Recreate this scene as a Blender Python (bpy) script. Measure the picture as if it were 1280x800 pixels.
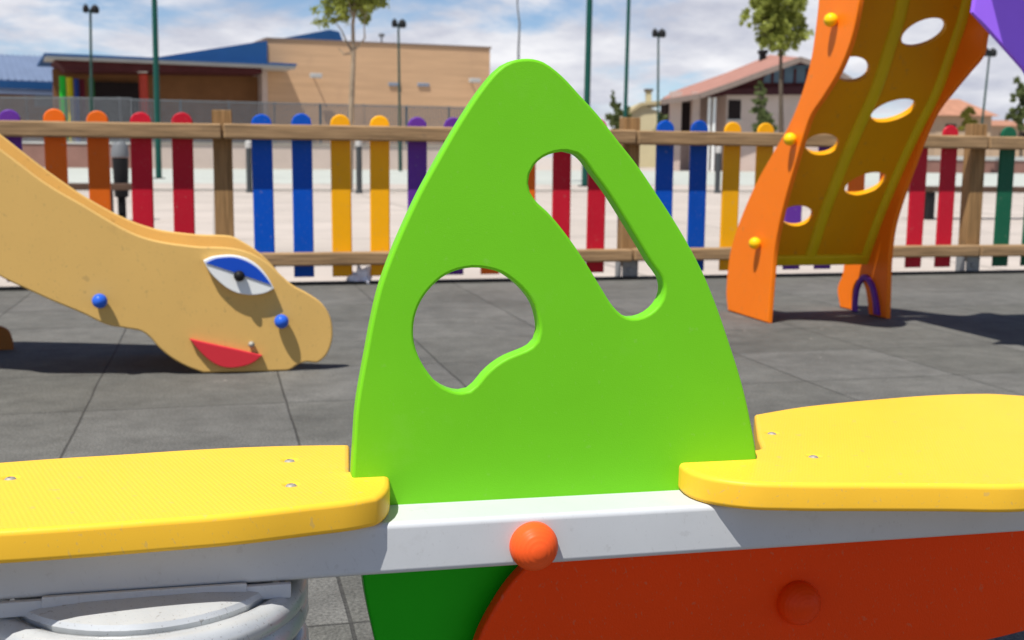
import bpy, bmesh, math, random
from math import radians as R, sin, cos, tan, pi
from mathutils import Vector as V, Matrix
from mathutils.geometry import tessellate_polygon
for o in list(bpy.data.objects): bpy.data.objects.remove(o)
S = bpy.context.scene
COL = S.collection
rnd = random.Random(7)

# ------------------------------------------------------------------ camera
FPX, CH = 1467.0, 0.80
PITCH, ROLL = math.atan(205 / FPX), 0.0095
fw = V((0, cos(PITCH), -sin(PITCH)))
r0, u0 = V((1, 0, 0)), V((0, sin(PITCH), cos(PITCH)))
rt = r0 * cos(ROLL) + u0 * sin(ROLL)
up = u0 * cos(ROLL) - r0 * sin(ROLL)
CAM = V((0, 0, CH))
cam = bpy.data.cameras.new('camera'); cam.sensor_width = 36; cam.lens = 36 * FPX / 1280
cam.clip_start = 0.05; cam.clip_end = 3000
cam.dof.use_dof = True; cam.dof.focus_distance = 1.36; cam.dof.aperture_fstop = 9.5
co = bpy.data.objects.new('camera', cam); COL.objects.link(co)
m = Matrix((rt, up, -fw)).transposed().to_4x4(); m.translation = CAM; co.matrix_world = m
S.camera = co

# ------------------------------------------------------------------ world, sun, exposure
SUN = V((0.29, 0.407, -1.0)).normalized()          # direction the light travels
EL = math.asin(-SUN.z); AZ = math.atan2(-SUN.x, -SUN.y)
S.view_settings.view_transform = 'Standard'; S.view_settings.look = 'None'
S.view_settings.gamma = 1; S.view_settings.exposure = 0.30
W = bpy.data.worlds.new('World'); S.world = W; W.use_nodes = True
nt = W.node_tree; nt.nodes.clear()
def N(t, **k):
    n = nt.nodes.new(t)
    for a, b in k.items():
        if a in n.inputs.keys(): n.inputs[a].default_value = b
        else: setattr(n, a, b)
    return n
L = lambda a, b: nt.links.new(a, b)
def MA(op, a, b=None, clamp=False):
    n = nt.nodes.new('ShaderNodeMath'); n.operation = op; n.use_clamp = clamp
    for i, x in enumerate((a, b)):
        if x is None: continue
        if isinstance(x, (int, float)): n.inputs[i].default_value = x
        else: L(x, n.inputs[i])
    return n.outputs[0]
sky = N('ShaderNodeTexSky', sky_type='NISHITA', sun_disc=False, sun_elevation=EL, sun_rotation=AZ % (2 * pi),
        air_density=1.0, dust_density=0.0, ozone_density=3.0, altitude=2500.0)
tc = N('ShaderNodeTexCoord'); sp = N('ShaderNodeSeparateXYZ'); L(tc.outputs['Generated'], sp.inputs[0])
den = MA('ADD', MA('MAXIMUM', sp.outputs[2], 0.0), 0.22)
cx = MA('DIVIDE', sp.outputs[0], den); cy = MA('DIVIDE', sp.outputs[1], den)
cb = N('ShaderNodeCombineXYZ'); L(cx, cb.inputs[0]); L(cy, cb.inputs[1])
mp = N('ShaderNodeMapping'); mp.inputs['Location'].default_value = (9.1, 6.3, 0); L(cb.outputs[0], mp.inputs[0])
n1 = N('ShaderNodeTexNoise', Scale=1.35, Detail=10.0, Roughness=0.60, Distortion=0.25); L(mp.outputs[0], n1.inputs['Vector'])
cov = N('ShaderNodeMapRange', interpolation_type='SMOOTHSTEP'); L(n1.outputs['Fac'], cov.inputs['Value'])
cov.inputs['From Min'].default_value = 0.34; cov.inputs['From Max'].default_value = 0.49
hz = N('ShaderNodeMapRange', interpolation_type='SMOOTHSTEP'); L(sp.outputs[2], hz.inputs['Value'])     # a bank of cloud low round the horizon, clear above
for k_, v_ in zip(('From Min', 'From Max', 'To Min', 'To Max'), (0.13, 0.30, 1.0, 0.03)): hz.inputs[k_].default_value = v_
covf = MA('MULTIPLY', cov.outputs[0], hz.outputs[0])
mp2 = N('ShaderNodeMapping'); mp2.inputs['Location'].default_value = (9.3, 4.2, 2.0); L(cb.outputs[0], mp2.inputs[0])
n2 = N('ShaderNodeTexNoise', Scale=2.6, Detail=9.0, Roughness=0.6); L(mp2.outputs[0], n2.inputs['Vector'])
cr = N('ShaderNodeValToRGB'); L(n2.outputs['Fac'], cr.inputs[0])
cr.color_ramp.elements[0].position = 0.36; cr.color_ramp.elements[0].color = (5.0, 5.2, 6.1, 1)
cr.color_ramp.elements[1].position = 0.64; cr.color_ramp.elements[1].color = (8.5, 8.5, 8.8, 1)
mx = N('ShaderNodeMix', data_type='RGBA'); L(covf, mx.inputs[0]); L(sky.outputs[0], mx.inputs[6]); L(cr.outputs[0], mx.inputs[7])
bg = N('ShaderNodeBackground', Strength=0.09); L(mx.outputs[2], bg.inputs[0])
wo = N('ShaderNodeOutputWorld'); L(bg.outputs[0], wo.inputs[0])
sl = bpy.data.lights.new('sun', 'SUN'); sl.energy = 5.0; sl.angle = R(0.55); sl.color = (1, 0.955, 0.88)
so = bpy.data.objects.new('sun', sl); COL.objects.link(so); so.location = (-5, -6, 20)
so.rotation_mode = 'QUATERNION'; so.rotation_quaternion = SUN.to_track_quat('-Z', 'Y')

# ------------------------------------------------------------------ helpers
def ray(x, y): return fw + rt * ((x - 640) / FPX) - up * ((y - 400) / FPX)
def hit(x, y, O, n):
    r = ray(x, y); return CAM + r * ((V(O) - CAM).dot(n) / r.dot(n))
def G(x, y, z=0.0): return hit(x, y, V((0, 0, z)), V((0, 0, 1)))
def at(x, y, Y): return hit(x, y, V((0, Y, 0)), V((0, 1, 0)))
class Frame:
    """a local frame: origin, right, up and the normal towards the viewer"""
    def __init__(s, O, e1, e2=V((0, 0, 1))):
        s.O = V(O); s.e1 = V(e1).normalized(); s.n = s.e1.cross(V(e2)).normalized(); s.e2 = s.n.cross(s.e1).normalized()
    def px(s, pts, off=0.0):
        """photo points -> (u, v) on the frame's plane (moved off along the normal)"""
        out = []
        for q in pts:
            P = hit(q[0], q[1], s.O + s.n * off, s.n) - s.O
            out.append((P.dot(s.e1), P.dot(s.e2)) + tuple(q[2:]))
        return out
    def w(s, u, v, d=0.0): return s.O + s.e1 * u + s.e2 * v + s.n * d

def props(o, label=None, cat=None, group=None, kind=None):
    for k, v in (('label', label), ('category', cat), ('group', group), ('kind', kind)):
        if v: o[k] = v
    return o
def empty(name, loc, label, cat, group=None):
    o = bpy.data.objects.new(name, None); COL.objects.link(o); o.location = V(loc); o.empty_display_size = 0.2
    return props(o, label, cat, group)
def base(o):
    while o.parent: o = o.parent
    return V(o.location)
def mesh_obj(name, bm, mat, parent=None, smooth=35, origin=None, label=None):
    me = bpy.data.meshes.new(name)
    off = base(parent) if parent else V(origin or (0, 0, 0))
    bmesh.ops.translate(bm, verts=bm.verts, vec=-off)
    bm.normal_update(); bm.to_mesh(me); bm.free()
    if smooth:
        me.shade_smooth(); me.set_sharp_from_angle(angle=R(smooth))
    o = bpy.data.objects.new(name, me); COL.objects.link(o)
    if mat: me.materials.append(mat)
    if smooth:
        wn = o.modifiers.new('normals', 'WEIGHTED_NORMAL'); wn.keep_sharp = True
    if parent: o.parent = parent
    else: o.location = off
    if label: o['label'] = label
    return o
def copy_tree(o, parent=None):
    c = o.copy(); COL.objects.link(c); c.parent = parent
    for ch in list(o.children): copy_tree(ch, c)
    return c
def smooth_line(pts, step=0.01, closed=True):
    """Hermite curve through points; a point (x, y, 'c') is a corner"""
    n = len(pts); out = []
    P = [V((p[0], p[1])) for p in pts]; C = [len(p) > 2 and p[2] == 'c' for p in pts]
    rng = range(n if closed else n - 1)
    for i in rng:
        a, b = P[i], P[(i + 1) % n]
        pa = P[(i - 1) % n] if (closed or i > 0) else a
        pb = P[(i + 2) % n] if (closed or i < n - 2) else b
        d = (b - a).length
        def tan_(p, q, r):                      # centred tangent weighted by chord lengths
            l1, l2 = (q - p).length, (r - q).length
            if l1 < 1e-9 or l2 < 1e-9: return (r - p) * 0.5
            return ((q - p) / l1 * l2 + (r - q) / l2 * l1) / (l1 + l2)
        ma = (b - a) if C[i] else tan_(pa, a, b) * d
        mb = (b - a) if C[(i + 1) % n] else tan_(a, b, pb) * d
        k = max(1, min(24, int(d / step)))
        if C[i] and C[(i + 1) % n]: k = 1
        for j in range(k):
            t = j / k; t2, t3 = t * t, t * t * t
            out.append(a * (2 * t3 - 3 * t2 + 1) + ma * (t3 - 2 * t2 + t) + b * (3 * t2 - 2 * t3) + mb * (t3 - t2))
    if not closed: out.append(P[-1])
    return out
def area(l): return sum(l[i].x * l[(i + 1) % len(l)].y - l[(i + 1) % len(l)].x * l[i].y for i in range(len(l))) / 2
def inset(l, d):
    n = len(l); out = []
    for i in range(n):
        a = (l[i] - l[i - 1]); b = (l[(i + 1) % n] - l[i])
        na = V((-a.y, a.x)); nb = V((-b.y, b.x))
        if na.length > 1e-9: na.normalize()
        if nb.length > 1e-9: nb.normalize()
        m_ = na + nb
        if m_.length < 1e-6: m_ = na
        m_.normalize(); c = max(0.6, m_.dot(na))
        out.append(l[i] + m_ * (d / c))
    return out
def panel_bm(outline, holes, fr, t, bev, step=0.01, depth=0.0, bm=None, segs=3):
    """board with holes: front face on the frame's plane (moved by depth along the normal), thickness t backwards, rounded edges"""
    bm = bm or bmesh.new()
    loops = []
    for k, o in enumerate([outline] + list(holes)):
        l = smooth_line(o, step)
        if (area(l) < 0) == (k == 0): l.reverse()
        loops.append(l)
    prof = [(bev * (1 - sin(a)), bev * (1 - cos(a))) for a in [pi / 2 * i / segs for i in range(segs + 1)]] if bev > 0 else [(0, 0)]
    prof = prof + [(x, t - z) for x, z in reversed(prof)]
    caps = {0: [], len(prof) - 1: []}
    for l in loops:
        rings = []
        for j, (ins, dz) in enumerate(prof):
            q = inset(l, ins) if ins > 1e-7 else l
            rings.append([bm.verts.new(fr.w(p.x, p.y, depth - dz)) for p in q])
            if j in caps: caps[j].append((q, [bm.verts.new(v_.co) for v_ in rings[-1]]))
        n = len(l)
        for j in range(len(rings) - 1):
            for i in range(n):
                bm.faces.new((rings[j][i], rings[j + 1][i], rings[j + 1][(i + 1) % n], rings[j][(i + 1) % n]))
    for j, cap in caps.items():
        flat = [v for _, r_ in cap for v in r_]
        tri = tessellate_polygon([[V((p.x, p.y, 0)) for p in q] for q, _ in cap])
        pp = [p for q, _ in cap for p in q]
        for a, b, c in tri:
            cr_ = (pp[b] - pp[a]).cross(pp[c] - pp[a])
            if abs(cr_) < 1e-14: continue
            if (cr_ > 0) != (j == 0): b, c = c, b
            try: bm.faces.new((flat[a], flat[b], flat[c]))
            except ValueError: pass
    return bm
def panel(name, outline, holes, fr, t, bev, mat, parent, step=0.01, depth=0.0, smooth=40, label=None):
    return mesh_obj(name, panel_bm(outline, holes, fr, t, bev, step, depth), mat, parent, smooth, label=label)
def box_bm(c, ex, ey, ez, sx, sy, sz, bev=0.0, bm=None, seg=2):
    bm = bm or bmesh.new(); c = V(c); ex, ey, ez = V(ex), V(ey), V(ez)
    vs = [bm.verts.new(c + ex * (sx / 2 * a) + ey * (sy / 2 * b) + ez * (sz / 2 * d)) for a in (-1, 1) for b in (-1, 1) for d in (-1, 1)]
    fs = [bm.faces.new([vs[i] for i in q]) for q in ((0, 1, 3, 2), (4, 6, 7, 5), (0, 4, 5, 1), (2, 3, 7, 6), (0, 2, 6, 4), (1, 5, 7, 3))]
    bmesh.ops.recalc_face_normals(bm, faces=fs)
    if bev: bmesh.ops.bevel(bm, geom=list({e for f in fs for e in f.edges}), offset=bev, segments=seg, affect='EDGES', profile=0.5)
    return bm
def tube_bm(path, rad, seg=12, bm=None, caps=True):
    """tube along a path; rad one number or one per point"""
    bm = bm or bmesh.new(); path = [V(p) for p in path]; n = len(path)
    rs = rad if isinstance(rad, (list, tuple)) else [rad] * n
    t0 = (path[1] - path[0]).normalized(); a = t0.orthogonal().normalized(); rings = []
    for i, p in enumerate(path):
        t = (path[min(i + 1, n - 1)] - path[max(i - 1, 0)]).normalized()
        a = (a - t * a.dot(t)).normalized(); b = t.cross(a)
        rings.append([bm.verts.new(p + (a * cos(2 * pi * k / seg) + b * sin(2 * pi * k / seg)) * rs[i]) for k in range(seg)])
    for i in range(n - 1):
        for k in range(seg):
            bm.faces.new((rings[i][k], rings[i][(k + 1) % seg], rings[i + 1][(k + 1) % seg], rings[i + 1][k]))
    if caps: bm.faces.new(list(reversed(rings[0]))); bm.faces.new(rings[-1])
    return bm
def lathe_bm(prof, c, ax, seg=32, bm=None):
    """profile (radius, height) turned about the axis ax through c"""
    bm = bm or bmesh.new(); c = V(c); ax = V(ax).normalized(); a = ax.orthogonal().normalized(); b = ax.cross(a); rings = []
    for r_, h in prof:
        if r_ < 1e-6: rings.append([bm.verts.new(c + ax * h)])
        else: rings.append([bm.verts.new(c + ax * h + (a * cos(2 * pi * k / seg) + b * sin(2 * pi * k / seg)) * r_) for k in range(seg)])
    for A, B in zip(rings, rings[1:]):
        for k in range(seg):
            q = [A[k % len(A)], A[(k + 1) % len(A)], B[(k + 1) % len(B)], B[k % len(B)]]
            q = [v for i, v in enumerate(q) if v not in q[:i]]
            if len(q) > 2:
                try: bm.faces.new(q)
                except ValueError: pass
    bmesh.ops.recalc_face_normals(bm, faces=bm.faces)
    return bm
def ball_prof(r, neck, standoff, n=12):
    """ball of radius r whose centre stands `standoff` off the face, on a short neck"""
    pr = [(neck, 0.0)]
    for i in range(n + 1):
        a = -pi / 2 + pi * i / n
        x, z = r * cos(a), standoff + r * sin(a)
        if i < n / 2 and x < neck: continue
        if z < 0: continue
        pr.append((x if i < n else 0.0, z))
    return pr

# ------------------------------------------------------------------ materials
def mat(name, col, rough=0.5, var=0.08, vscale=3.0, bump=0.0, bscale=200.0, metal=0.0, spec=0.14, stretch=None, rot=None, wear=None, coat=0.0):
    M = bpy.data.materials.new(name); M.use_nodes = True; t = M.node_tree; b = t.nodes['Principled BSDF']
    b.inputs['Roughness'].default_value = rough; b.inputs['Metallic'].default_value = metal
    b.inputs['Specular IOR Level'].default_value = spec; b.inputs['Coat Weight'].default_value = coat
    tcn = t.nodes.new('ShaderNodeTexCoord'); mpn = t.nodes.new('ShaderNodeMapping')
    t.links.new(tcn.outputs['Object'], mpn.inputs[0])
    if rot:
        m2 = t.nodes.new('ShaderNodeMapping'); m2.inputs['Rotation'].default_value = rot
        t.links.new(tcn.outputs['Object'], m2.inputs[0]); t.links.new(m2.outputs[0], mpn.inputs[0])
    if stretch: mpn.inputs['Scale'].default_value = stretch
    no = t.nodes.new('ShaderNodeTexNoise'); no.inputs['Scale'].default_value = vscale; no.inputs['Detail'].default_value = 6; no.inputs['Roughness'].default_value = 0.6
    t.links.new(mpn.outputs[0], no.inputs['Vector'])
    rp = t.nodes.new('ShaderNodeValToRGB'); t.links.new(no.outputs['Fac'], rp.inputs[0])
    e = rp.color_ramp.elements; e[0].position = 0.3; e[1].position = 0.7
    e[0].color = tuple(c * (1 - var) for c in col) + (1,); e[1].color = tuple(min(1, c * (1 + var)) for c in col) + (1,)
    outc = rp.outputs[0]
    if wear:                                   # (colour, threshold, scale): dirt and scuffs with a shape of their own
        wn = t.nodes.new('ShaderNodeTexNoise'); wn.inputs['Scale'].default_value = wear[2]; wn.inputs['Detail'].default_value = 8; wn.inputs['Roughness'].default_value = 0.7
        t.links.new(tcn.outputs['Object'], wn.inputs['Vector'])
        mr = t.nodes.new('ShaderNodeMapRange'); mr.inputs['From Min'].default_value = wear[1]; mr.inputs['From Max'].default_value = wear[1] + 0.12; mr.inputs['To Max'].default_value = wear[3] if len(wear) > 3 else 0.5
        t.links.new(wn.outputs['Fac'], mr.inputs[0])
        mi = t.nodes.new('ShaderNodeMix'); mi.data_type = 'RGBA'; mi.inputs[7].default_value = tuple(wear[0]) + (1,)
        t.links.new(mr.outputs[0], mi.inputs[0]); t.links.new(outc, mi.inputs[6]); outc = mi.outputs[2]
    t.links.new(outc, b.inputs['Base Color'])
    if bump:
        bn = t.nodes.new('ShaderNodeTexNoise'); bn.inputs['Scale'].default_value = bscale; bn.inputs['Detail'].default_value = 4
        t.links.new(mpn.outputs[0], bn.inputs['Vector'])
        bu = t.nodes.new('ShaderNodeBump'); bu.inputs['Strength'].default_value = bump; bu.inputs['Distance'].default_value = 0.002
        t.links.new(bn.outputs['Fac'], bu.inputs['Height']); t.links.new(bu.outputs[0], b.inputs['Normal'])
    M['tree'] = 1
    return M
def scuffs(M, tint, amount, scale=7.0, thr=0.66):
    """fine rubbed streaks and dusty specks, each with a shape of its own"""
    t = M.node_tree; b = t.nodes['Principled BSDF']; c_ = t.nodes.new('ShaderNodeTexCoord'); src = b.inputs['Base Color'].links[0].from_socket; prev = None
    for k, (rot, stp) in enumerate((((0.3, 0.5, 0.7), (1, 45, 45)), ((1.1, -0.4, 0.2), (45, 1, 45)), ((0, 0, 0), (9, 9, 9)))):
        m1 = t.nodes.new('ShaderNodeMapping'); m1.inputs['Rotation'].default_value = rot; t.links.new(c_.outputs['Object'], m1.inputs[0])
        m2 = t.nodes.new('ShaderNodeMapping'); m2.inputs['Scale'].default_value = stp; t.links.new(m1.outputs[0], m2.inputs[0])
        n_ = t.nodes.new('ShaderNodeTexNoise'); n_.inputs['Scale'].default_value = scale; n_.inputs['Detail'].default_value = 3; t.links.new(m2.outputs[0], n_.inputs['Vector'])
        r_ = t.nodes.new('ShaderNodeMapRange'); r_.inputs['From Min'].default_value = thr + (0.02 if k == 2 else 0); r_.inputs['From Max'].default_value = thr + 0.06; r_.inputs['To Max'].default_value = amount; t.links.new(n_.outputs['Fac'], r_.inputs[0])
        mi_ = t.nodes.new('ShaderNodeMix'); mi_.data_type = 'RGBA'; mi_.inputs[7].default_value = tuple(tint) + (1,); t.links.new(r_.outputs[0], mi_.inputs[0]); t.links.new(src, mi_.inputs[6]); src = mi_.outputs[2]
    t.links.new(src, b.inputs['Base Color'])
GY = R(14.2)                                                     # the playground's grid is turned 14 degrees
DW, DN = V((cos(GY), sin(GY), 0)), V((sin(GY), -cos(GY), 0))     # along the fence; towards the camera
UP = V((0, 0, 1))
M_green = mat('green_board', (0.162, 0.565, 0.016), 0.44, 0.05, 3, 0.10, 700, wear=((0.20, 0.56, 0.05), 0.58, 9, 0.30))
M_green_dark = mat('green_board_lower', (0.012, 0.40, 0.005), 0.46, 0.05, 4, 0.06, 420)
M_yellow = mat('yellow_seat', (0.90, 0.515, 0.040), 0.40, 0.03, 5, 0.10, 420, wear=((0.75, 0.55, 0.10), 0.64, 14, 0.3))
def antislip(M):
    t = M.node_tree; b = t.nodes['Principled BSDF']; c_ = t.nodes.new('ShaderNodeTexCoord'); hs = []
    for a in (R(45) + SY_, R(-45) + SY_):
        m_ = t.nodes.new('ShaderNodeMapping'); m_.inputs['Rotation'].default_value = (0, 0, a); t.links.new(c_.outputs['Object'], m_.inputs[0])
        w_ = t.nodes.new('ShaderNodeTexWave'); w_.inputs['Scale'].default_value = 62; t.links.new(m_.outputs[0], w_.inputs['Vector']); hs.append(w_.outputs['Fac'])
    mm = t.nodes.new('ShaderNodeMath'); mm.operation = 'MULTIPLY'; t.links.new(hs[0], mm.inputs[0]); t.links.new(hs[1], mm.inputs[1])
    bu = t.nodes.new('ShaderNodeBump'); bu.inputs['Strength'].default_value = 0.22; bu.inputs['Distance'].default_value = 0.0012
    ge = t.nodes.new('ShaderNodeNewGeometry'); sz = t.nodes.new('ShaderNodeSeparateXYZ'); t.links.new(ge.outputs['True Normal'], sz.inputs[0])
    gt = t.nodes.new('ShaderNodeMath'); gt.operation = 'GREATER_THAN'; gt.inputs[1].default_value = 0.97; t.links.new(sz.outputs[2], gt.inputs[0])
    m3 = t.nodes.new('ShaderNodeMath'); m3.operation = 'MULTIPLY'; t.links.new(mm.outputs[0], m3.inputs[0]); t.links.new(gt.outputs[0], m3.inputs[1])
    t.links.new(m3.outputs[0], bu.inputs['Height']); t.links.new(bu.outputs[0], b.inputs['Normal'])
SY_ = R(14.6); antislip(M_yellow)
M_red = mat('red_board', (0.86, 0.058, 0.002), 0.46, 0.05, 3, 0.2, 420)
M_redcap = mat('red_cap', (0.76, 0.050, 0.002), 0.42, 0.04, 20)
M_cap = mat('orange_cap', (0.86, 0.105, 0.020), 0.42, 0.04, 20)
M_steel = mat('grey_painted_steel', (0.53, 0.55, 0.57), 0.42, 0.06, 5, 0.03, 300, spec=0.4, wear=((0.33, 0.33, 0.32), 0.60, 11, 0.35))
M_spring = mat('grey_spring', (0.54, 0.56, 0.57), 0.30, 0.10, 12, 0.05, 150, metal=0.25, spec=0.6, wear=((0.2, 0.2, 0.2), 0.62, 18, 0.5))
M_bolt = mat('bolt_steel', (0.36, 0.34, 0.29), 0.6, 0.2, 200, metal=0.4)
M_tan = mat('tan_board', (0.67, 0.42, 0.13), 0.5, 0.04, 3, 0.2, 300, wear=((0.45, 0.28, 0.10), 0.60, 5, 0.35))
M_blue = mat('blue_board', (0.012, 0.075, 0.50), 0.35, 0.04)
M_white = mat('white_board', (0.78, 0.79, 0.77), 0.45, 0.03)
M_black = mat('black_rubber', (0.015, 0.015, 0.016), 0.5, 0.1)
M_mouth = mat('mouth_red', (0.62, 0.035, 0.05), 0.4, 0.04)
M_knob = mat('blue_knob', (0.03, 0.12, 0.60), 0.3, 0.03)
M_orange = mat('orange_board', (0.99, 0.215, 0.010), 0.42, 0.04, 3, 0.15, 300, wear=((0.62, 0.16, 0.03), 0.64, 7, 0.4))
M_yknob = mat('yellow_knob', (0.92, 0.56, 0.01), 0.3, 0.03)
M_climb = mat('amber_plastic', (0.72, 0.325, 0.004), 0.38, 0.05, 3, 0.1, 200)
M_rib = mat('amber_rib', (0.66, 0.50, 0.012), 0.20, 0.05, 8)
M_purple = mat('purple_board', (0.36, 0.15, 0.95), 0.42, 0.04, 3, 0.15, 300)
M_wood = mat('rail_wood', (0.31, 0.20, 0.105), 0.8, 0.42, 3.0, 0.6, 26, stretch=(1.1, 26, 26), rot=(0, 0, -GY), wear=((0.22, 0.15, 0.09), 0.58, 7, 0.6))
M_post = mat('post_wood', (0.28, 0.165, 0.072), 0.8, 0.40, 3.0, 0.6, 26, stretch=(26, 26, 1.1), wear=((0.20, 0.14, 0.08), 0.58, 7, 0.6))
PICK = {'purple': (0.13, 0.035, 0.32), 'orange': (0.80, 0.15, 0.012), 'red': (0.50, 0.012, 0.030), 'blue': (0.002, 0.075, 0.46),
        'yellow': (0.86, 0.40, 0.006), 'green': (0.010, 0.105, 0.055)}
M_pick = {k: mat(k + '_picket', c, 0.36, 0.05, 5, 0.1, 200, wear=(tuple(x * 0.6 + 0.03 for x in c), 0.62, 6, 0.35)) for k, c in PICK.items()}
for M_ in M_pick.values():
    t_ = M_.node_tree; b_ = t_.nodes['Principled BSDF']; lk = b_.inputs['Base Color'].links[0].from_socket
    oi = t_.nodes.new('ShaderNodeObjectInfo'); hs = t_.nodes.new('ShaderNodeHueSaturation'); mr = t_.nodes.new('ShaderNodeMapRange')
    mr.inputs['To Min'].default_value = 0.84; mr.inputs['To Max'].default_value = 1.12; t_.links.new(oi.outputs['Random'], mr.inputs[0]); t_.links.new(mr.outputs[0], hs.inputs['Value'])
    t_.links.new(lk, hs.inputs['Color']); t_.links.new(hs.outputs[0], b_.inputs['Base Color'])
M_brack = mat('galvanised_bracket', (0.25, 0.27, 0.28), 0.45, 0.15, 30, metal=0.4)
M_pole = mat('dark_green_pole', (0.010, 0.070, 0.055), 0.4, 0.1, 3)
M_lamp = mat('lamp_post_green', (0.030, 0.065, 0.055), 0.45, 0.1, 3)
M_grey = mat('grey_metal', (0.16, 0.17, 0.18), 0.5, 0.1, 3)
M_brick = mat('beige_brick', (0.58, 0.375, 0.22), 0.85, 0.10, 0.6, stretch=(.35, .35, 5.0), wear=((0.48, 0.31, 0.19), 0.55, 0.4, 0.4))
M_brown = mat('brown_brick', (0.20, 0.095, 0.040), 0.85, 0.15, 0.8)
M_maroon = mat('maroon_boards', (0.075, 0.020, 0.022), 0.7, 0.2, 1)
M_dark = mat('dark_opening', (0.018, 0.012, 0.012), 0.6, 0.2, 1)
M_roofblue = mat('blue_metal_roof', (0.020, 0.085, 0.235), 0.45, 0.08, 0.7)
M_roofgrey = mat('grey_blue_roof', (0.155, 0.20, 0.30), 0.45, 0.08, 0.7)
M_fascia = mat('white_fascia', (0.46, 0.46, 0.44), 0.6, 0.08, 1)
M_lowbrick = mat('low_brick', (0.24, 0.13, 0.105), 0.85, 0.12, 1.2)
M_render = mat('pink_render', (0.55, 0.445, 0.385), 0.85, 0.08, 0.7)
M_house = mat('pale_pink_render', (0.52, 0.42, 0.37), 0.85, 0.08, 0.6)
M_yhouse = mat('pale_yellow_render', (0.52, 0.46, 0.29), 0.85, 0.08, 0.6)
M_tile = mat('pink_roof_tile', (0.36, 0.185, 0.145), 0.8, 0.15, 1.2, wear=((0.30, 0.15, 0.12), 0.55, 1.5, 0.6))
M_tile2 = mat('orange_roof_tile', (0.40, 0.20, 0.13), 0.8, 0.15, 1.2)
M_glass = mat('window_glass', (0.10, 0.16, 0.22), 0.15, 0.1, 1)
M_bark = mat('pale_bark', (0.30, 0.235, 0.165), 0.9, 0.25, 6)
M_barkdark = mat('dark_bark', (0.10, 0.080, 0.060), 0.9, 0.25, 6)
scuffs(M_green, (0.26, 0.55, 0.10), 0.22, 7.0, 0.68); scuffs(M_yellow, (0.55, 0.40, 0.16), 0.45); scuffs(M_red, (0.55, 0.16, 0.08), 0.4)
scuffs(M_tan, (0.36, 0.24, 0.10), 0.40, 3.0); scuffs(M_orange, (0.60, 0.22, 0.06), 0.45, 3.0); scuffs(M_steel, (0.34, 0.34, 0.34), 0.22, 6.0); scuffs(M_spring, (0.22, 0.20, 0.18), 0.6, 9.0)
scuffs(M_climb, (0.45, 0.26, 0.05), 0.5, 3.0)
for M_ in M_pick.values(): scuffs(M_, (0.30, 0.26, 0.22), 0.30, 4.0)
def leafmat(name, a):
    M = mat(name, a, 0.5, 0.45, 1.3); b = M.node_tree.nodes['Principled BSDF']
    t = M.node_tree; tr = t.nodes.new('ShaderNodeBsdfTranslucent'); tr.inputs[0].default_value = tuple(c * 1.3 for c in a) + (1,)
    ms = t.nodes.new('ShaderNodeMixShader'); ms.inputs[0].default_value = 0.4
    out = [n for n in t.nodes if n.type == 'OUTPUT_MATERIAL'][0]
    t.links.new(b.outputs[0], ms.inputs[1]); t.links.new(tr.outputs[0], ms.inputs[2]); t.links.new(ms.outputs[0], out.inputs[0])
    return M
M_leaf = leafmat('olive_leaf', (0.27, 0.30, 0.065)); M_leafd = leafmat('dark_leaf', (0.13, 0.16, 0.06)); M_leafy = leafmat('yellow_leaf', (0.17, 0.16, 0.03))
M_boll = mat('dark_grey_bollard', (0.055, 0.062, 0.066), 0.5)
M_bench = mat('dark_bench_wood', (0.085, 0.052, 0.036), 0.7, 0.2, 4)
M_bag = mat('pale_plastic', (0.80, 0.80, 0.86), 0.3, 0.15, 14, 0.5, 40)

# ------------------------------------------------------------------ ground
def grid_bm(x0, x1, y0, y1, z, fr=None, nx=1, ny=1):
    bm = bmesh.new(); P = [[None] * (ny + 1) for _ in range(nx + 1)]
    for i in range(nx + 1):
        for j in range(ny + 1):
            u, v = x0 + (x1 - x0) * i / nx, y0 + (y1 - y0) * j / ny
            P[i][j] = bm.verts.new((fr.O + DW * u - DN * v + UP * z) if fr else (u, v, z))
    for i in range(nx):
        for j in range(ny): bm.faces.new((P[i][j], P[i + 1][j], P[i + 1][j + 1], P[i][j + 1]))
    return bm
FO = V((0.2052, 7.5768, 0))                       # a point of the fence's foot line
FR = Frame(FO, DW)
# rubber safety tiles
M_rub = bpy.data.materials.new('rubber_tiles'); M_rub.use_nodes = True; t = M_rub.node_tree; b = t.nodes['Principled BSDF']
def T(ty, **k):
    n = t.nodes.new(ty)
    for a, v in k.items():
        if a in n.inputs.keys(): n.inputs[a].default_value = v
        else: setattr(n, a, v)
    return n
tl = t.links.new
tcn = T('ShaderNodeTexCoord'); mpn = T('ShaderNodeMapping'); mpn.inputs['Rotation'].default_value = (0, 0, -GY); tl(tcn.outputs['Object'], mpn.inputs[0])
wob = T('ShaderNodeTexNoise', Scale=1.6, Detail=3.0); tl(mpn.outputs[0], wob.inputs['Vector'])
wv = T('ShaderNodeVectorMath', operation='MULTIPLY_ADD'); tl(wob.outputs['Color'], wv.inputs[0]); wv.inputs[1].default_value = (0.02, 0.02, 0); tl(mpn.outputs[0], wv.inputs[2])
mp3 = T('ShaderNodeMapping'); mp3.inputs['Location'].default_value = (0.40, 0.53, 0); tl(wv.outputs[0], mp3.inputs[0])
br = T('ShaderNodeTexBrick', offset=0.0, squash=1.0, Scale=1.0); br.inputs['Brick Width'].default_value = 0.62; br.inputs['Row Height'].default_value = 0.62
br.inputs['Mortar Size'].default_value = 0.004; br.inputs['Mortar Smooth'].default_value = 0.3; br.inputs['Bias'].default_value = 0.0
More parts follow.
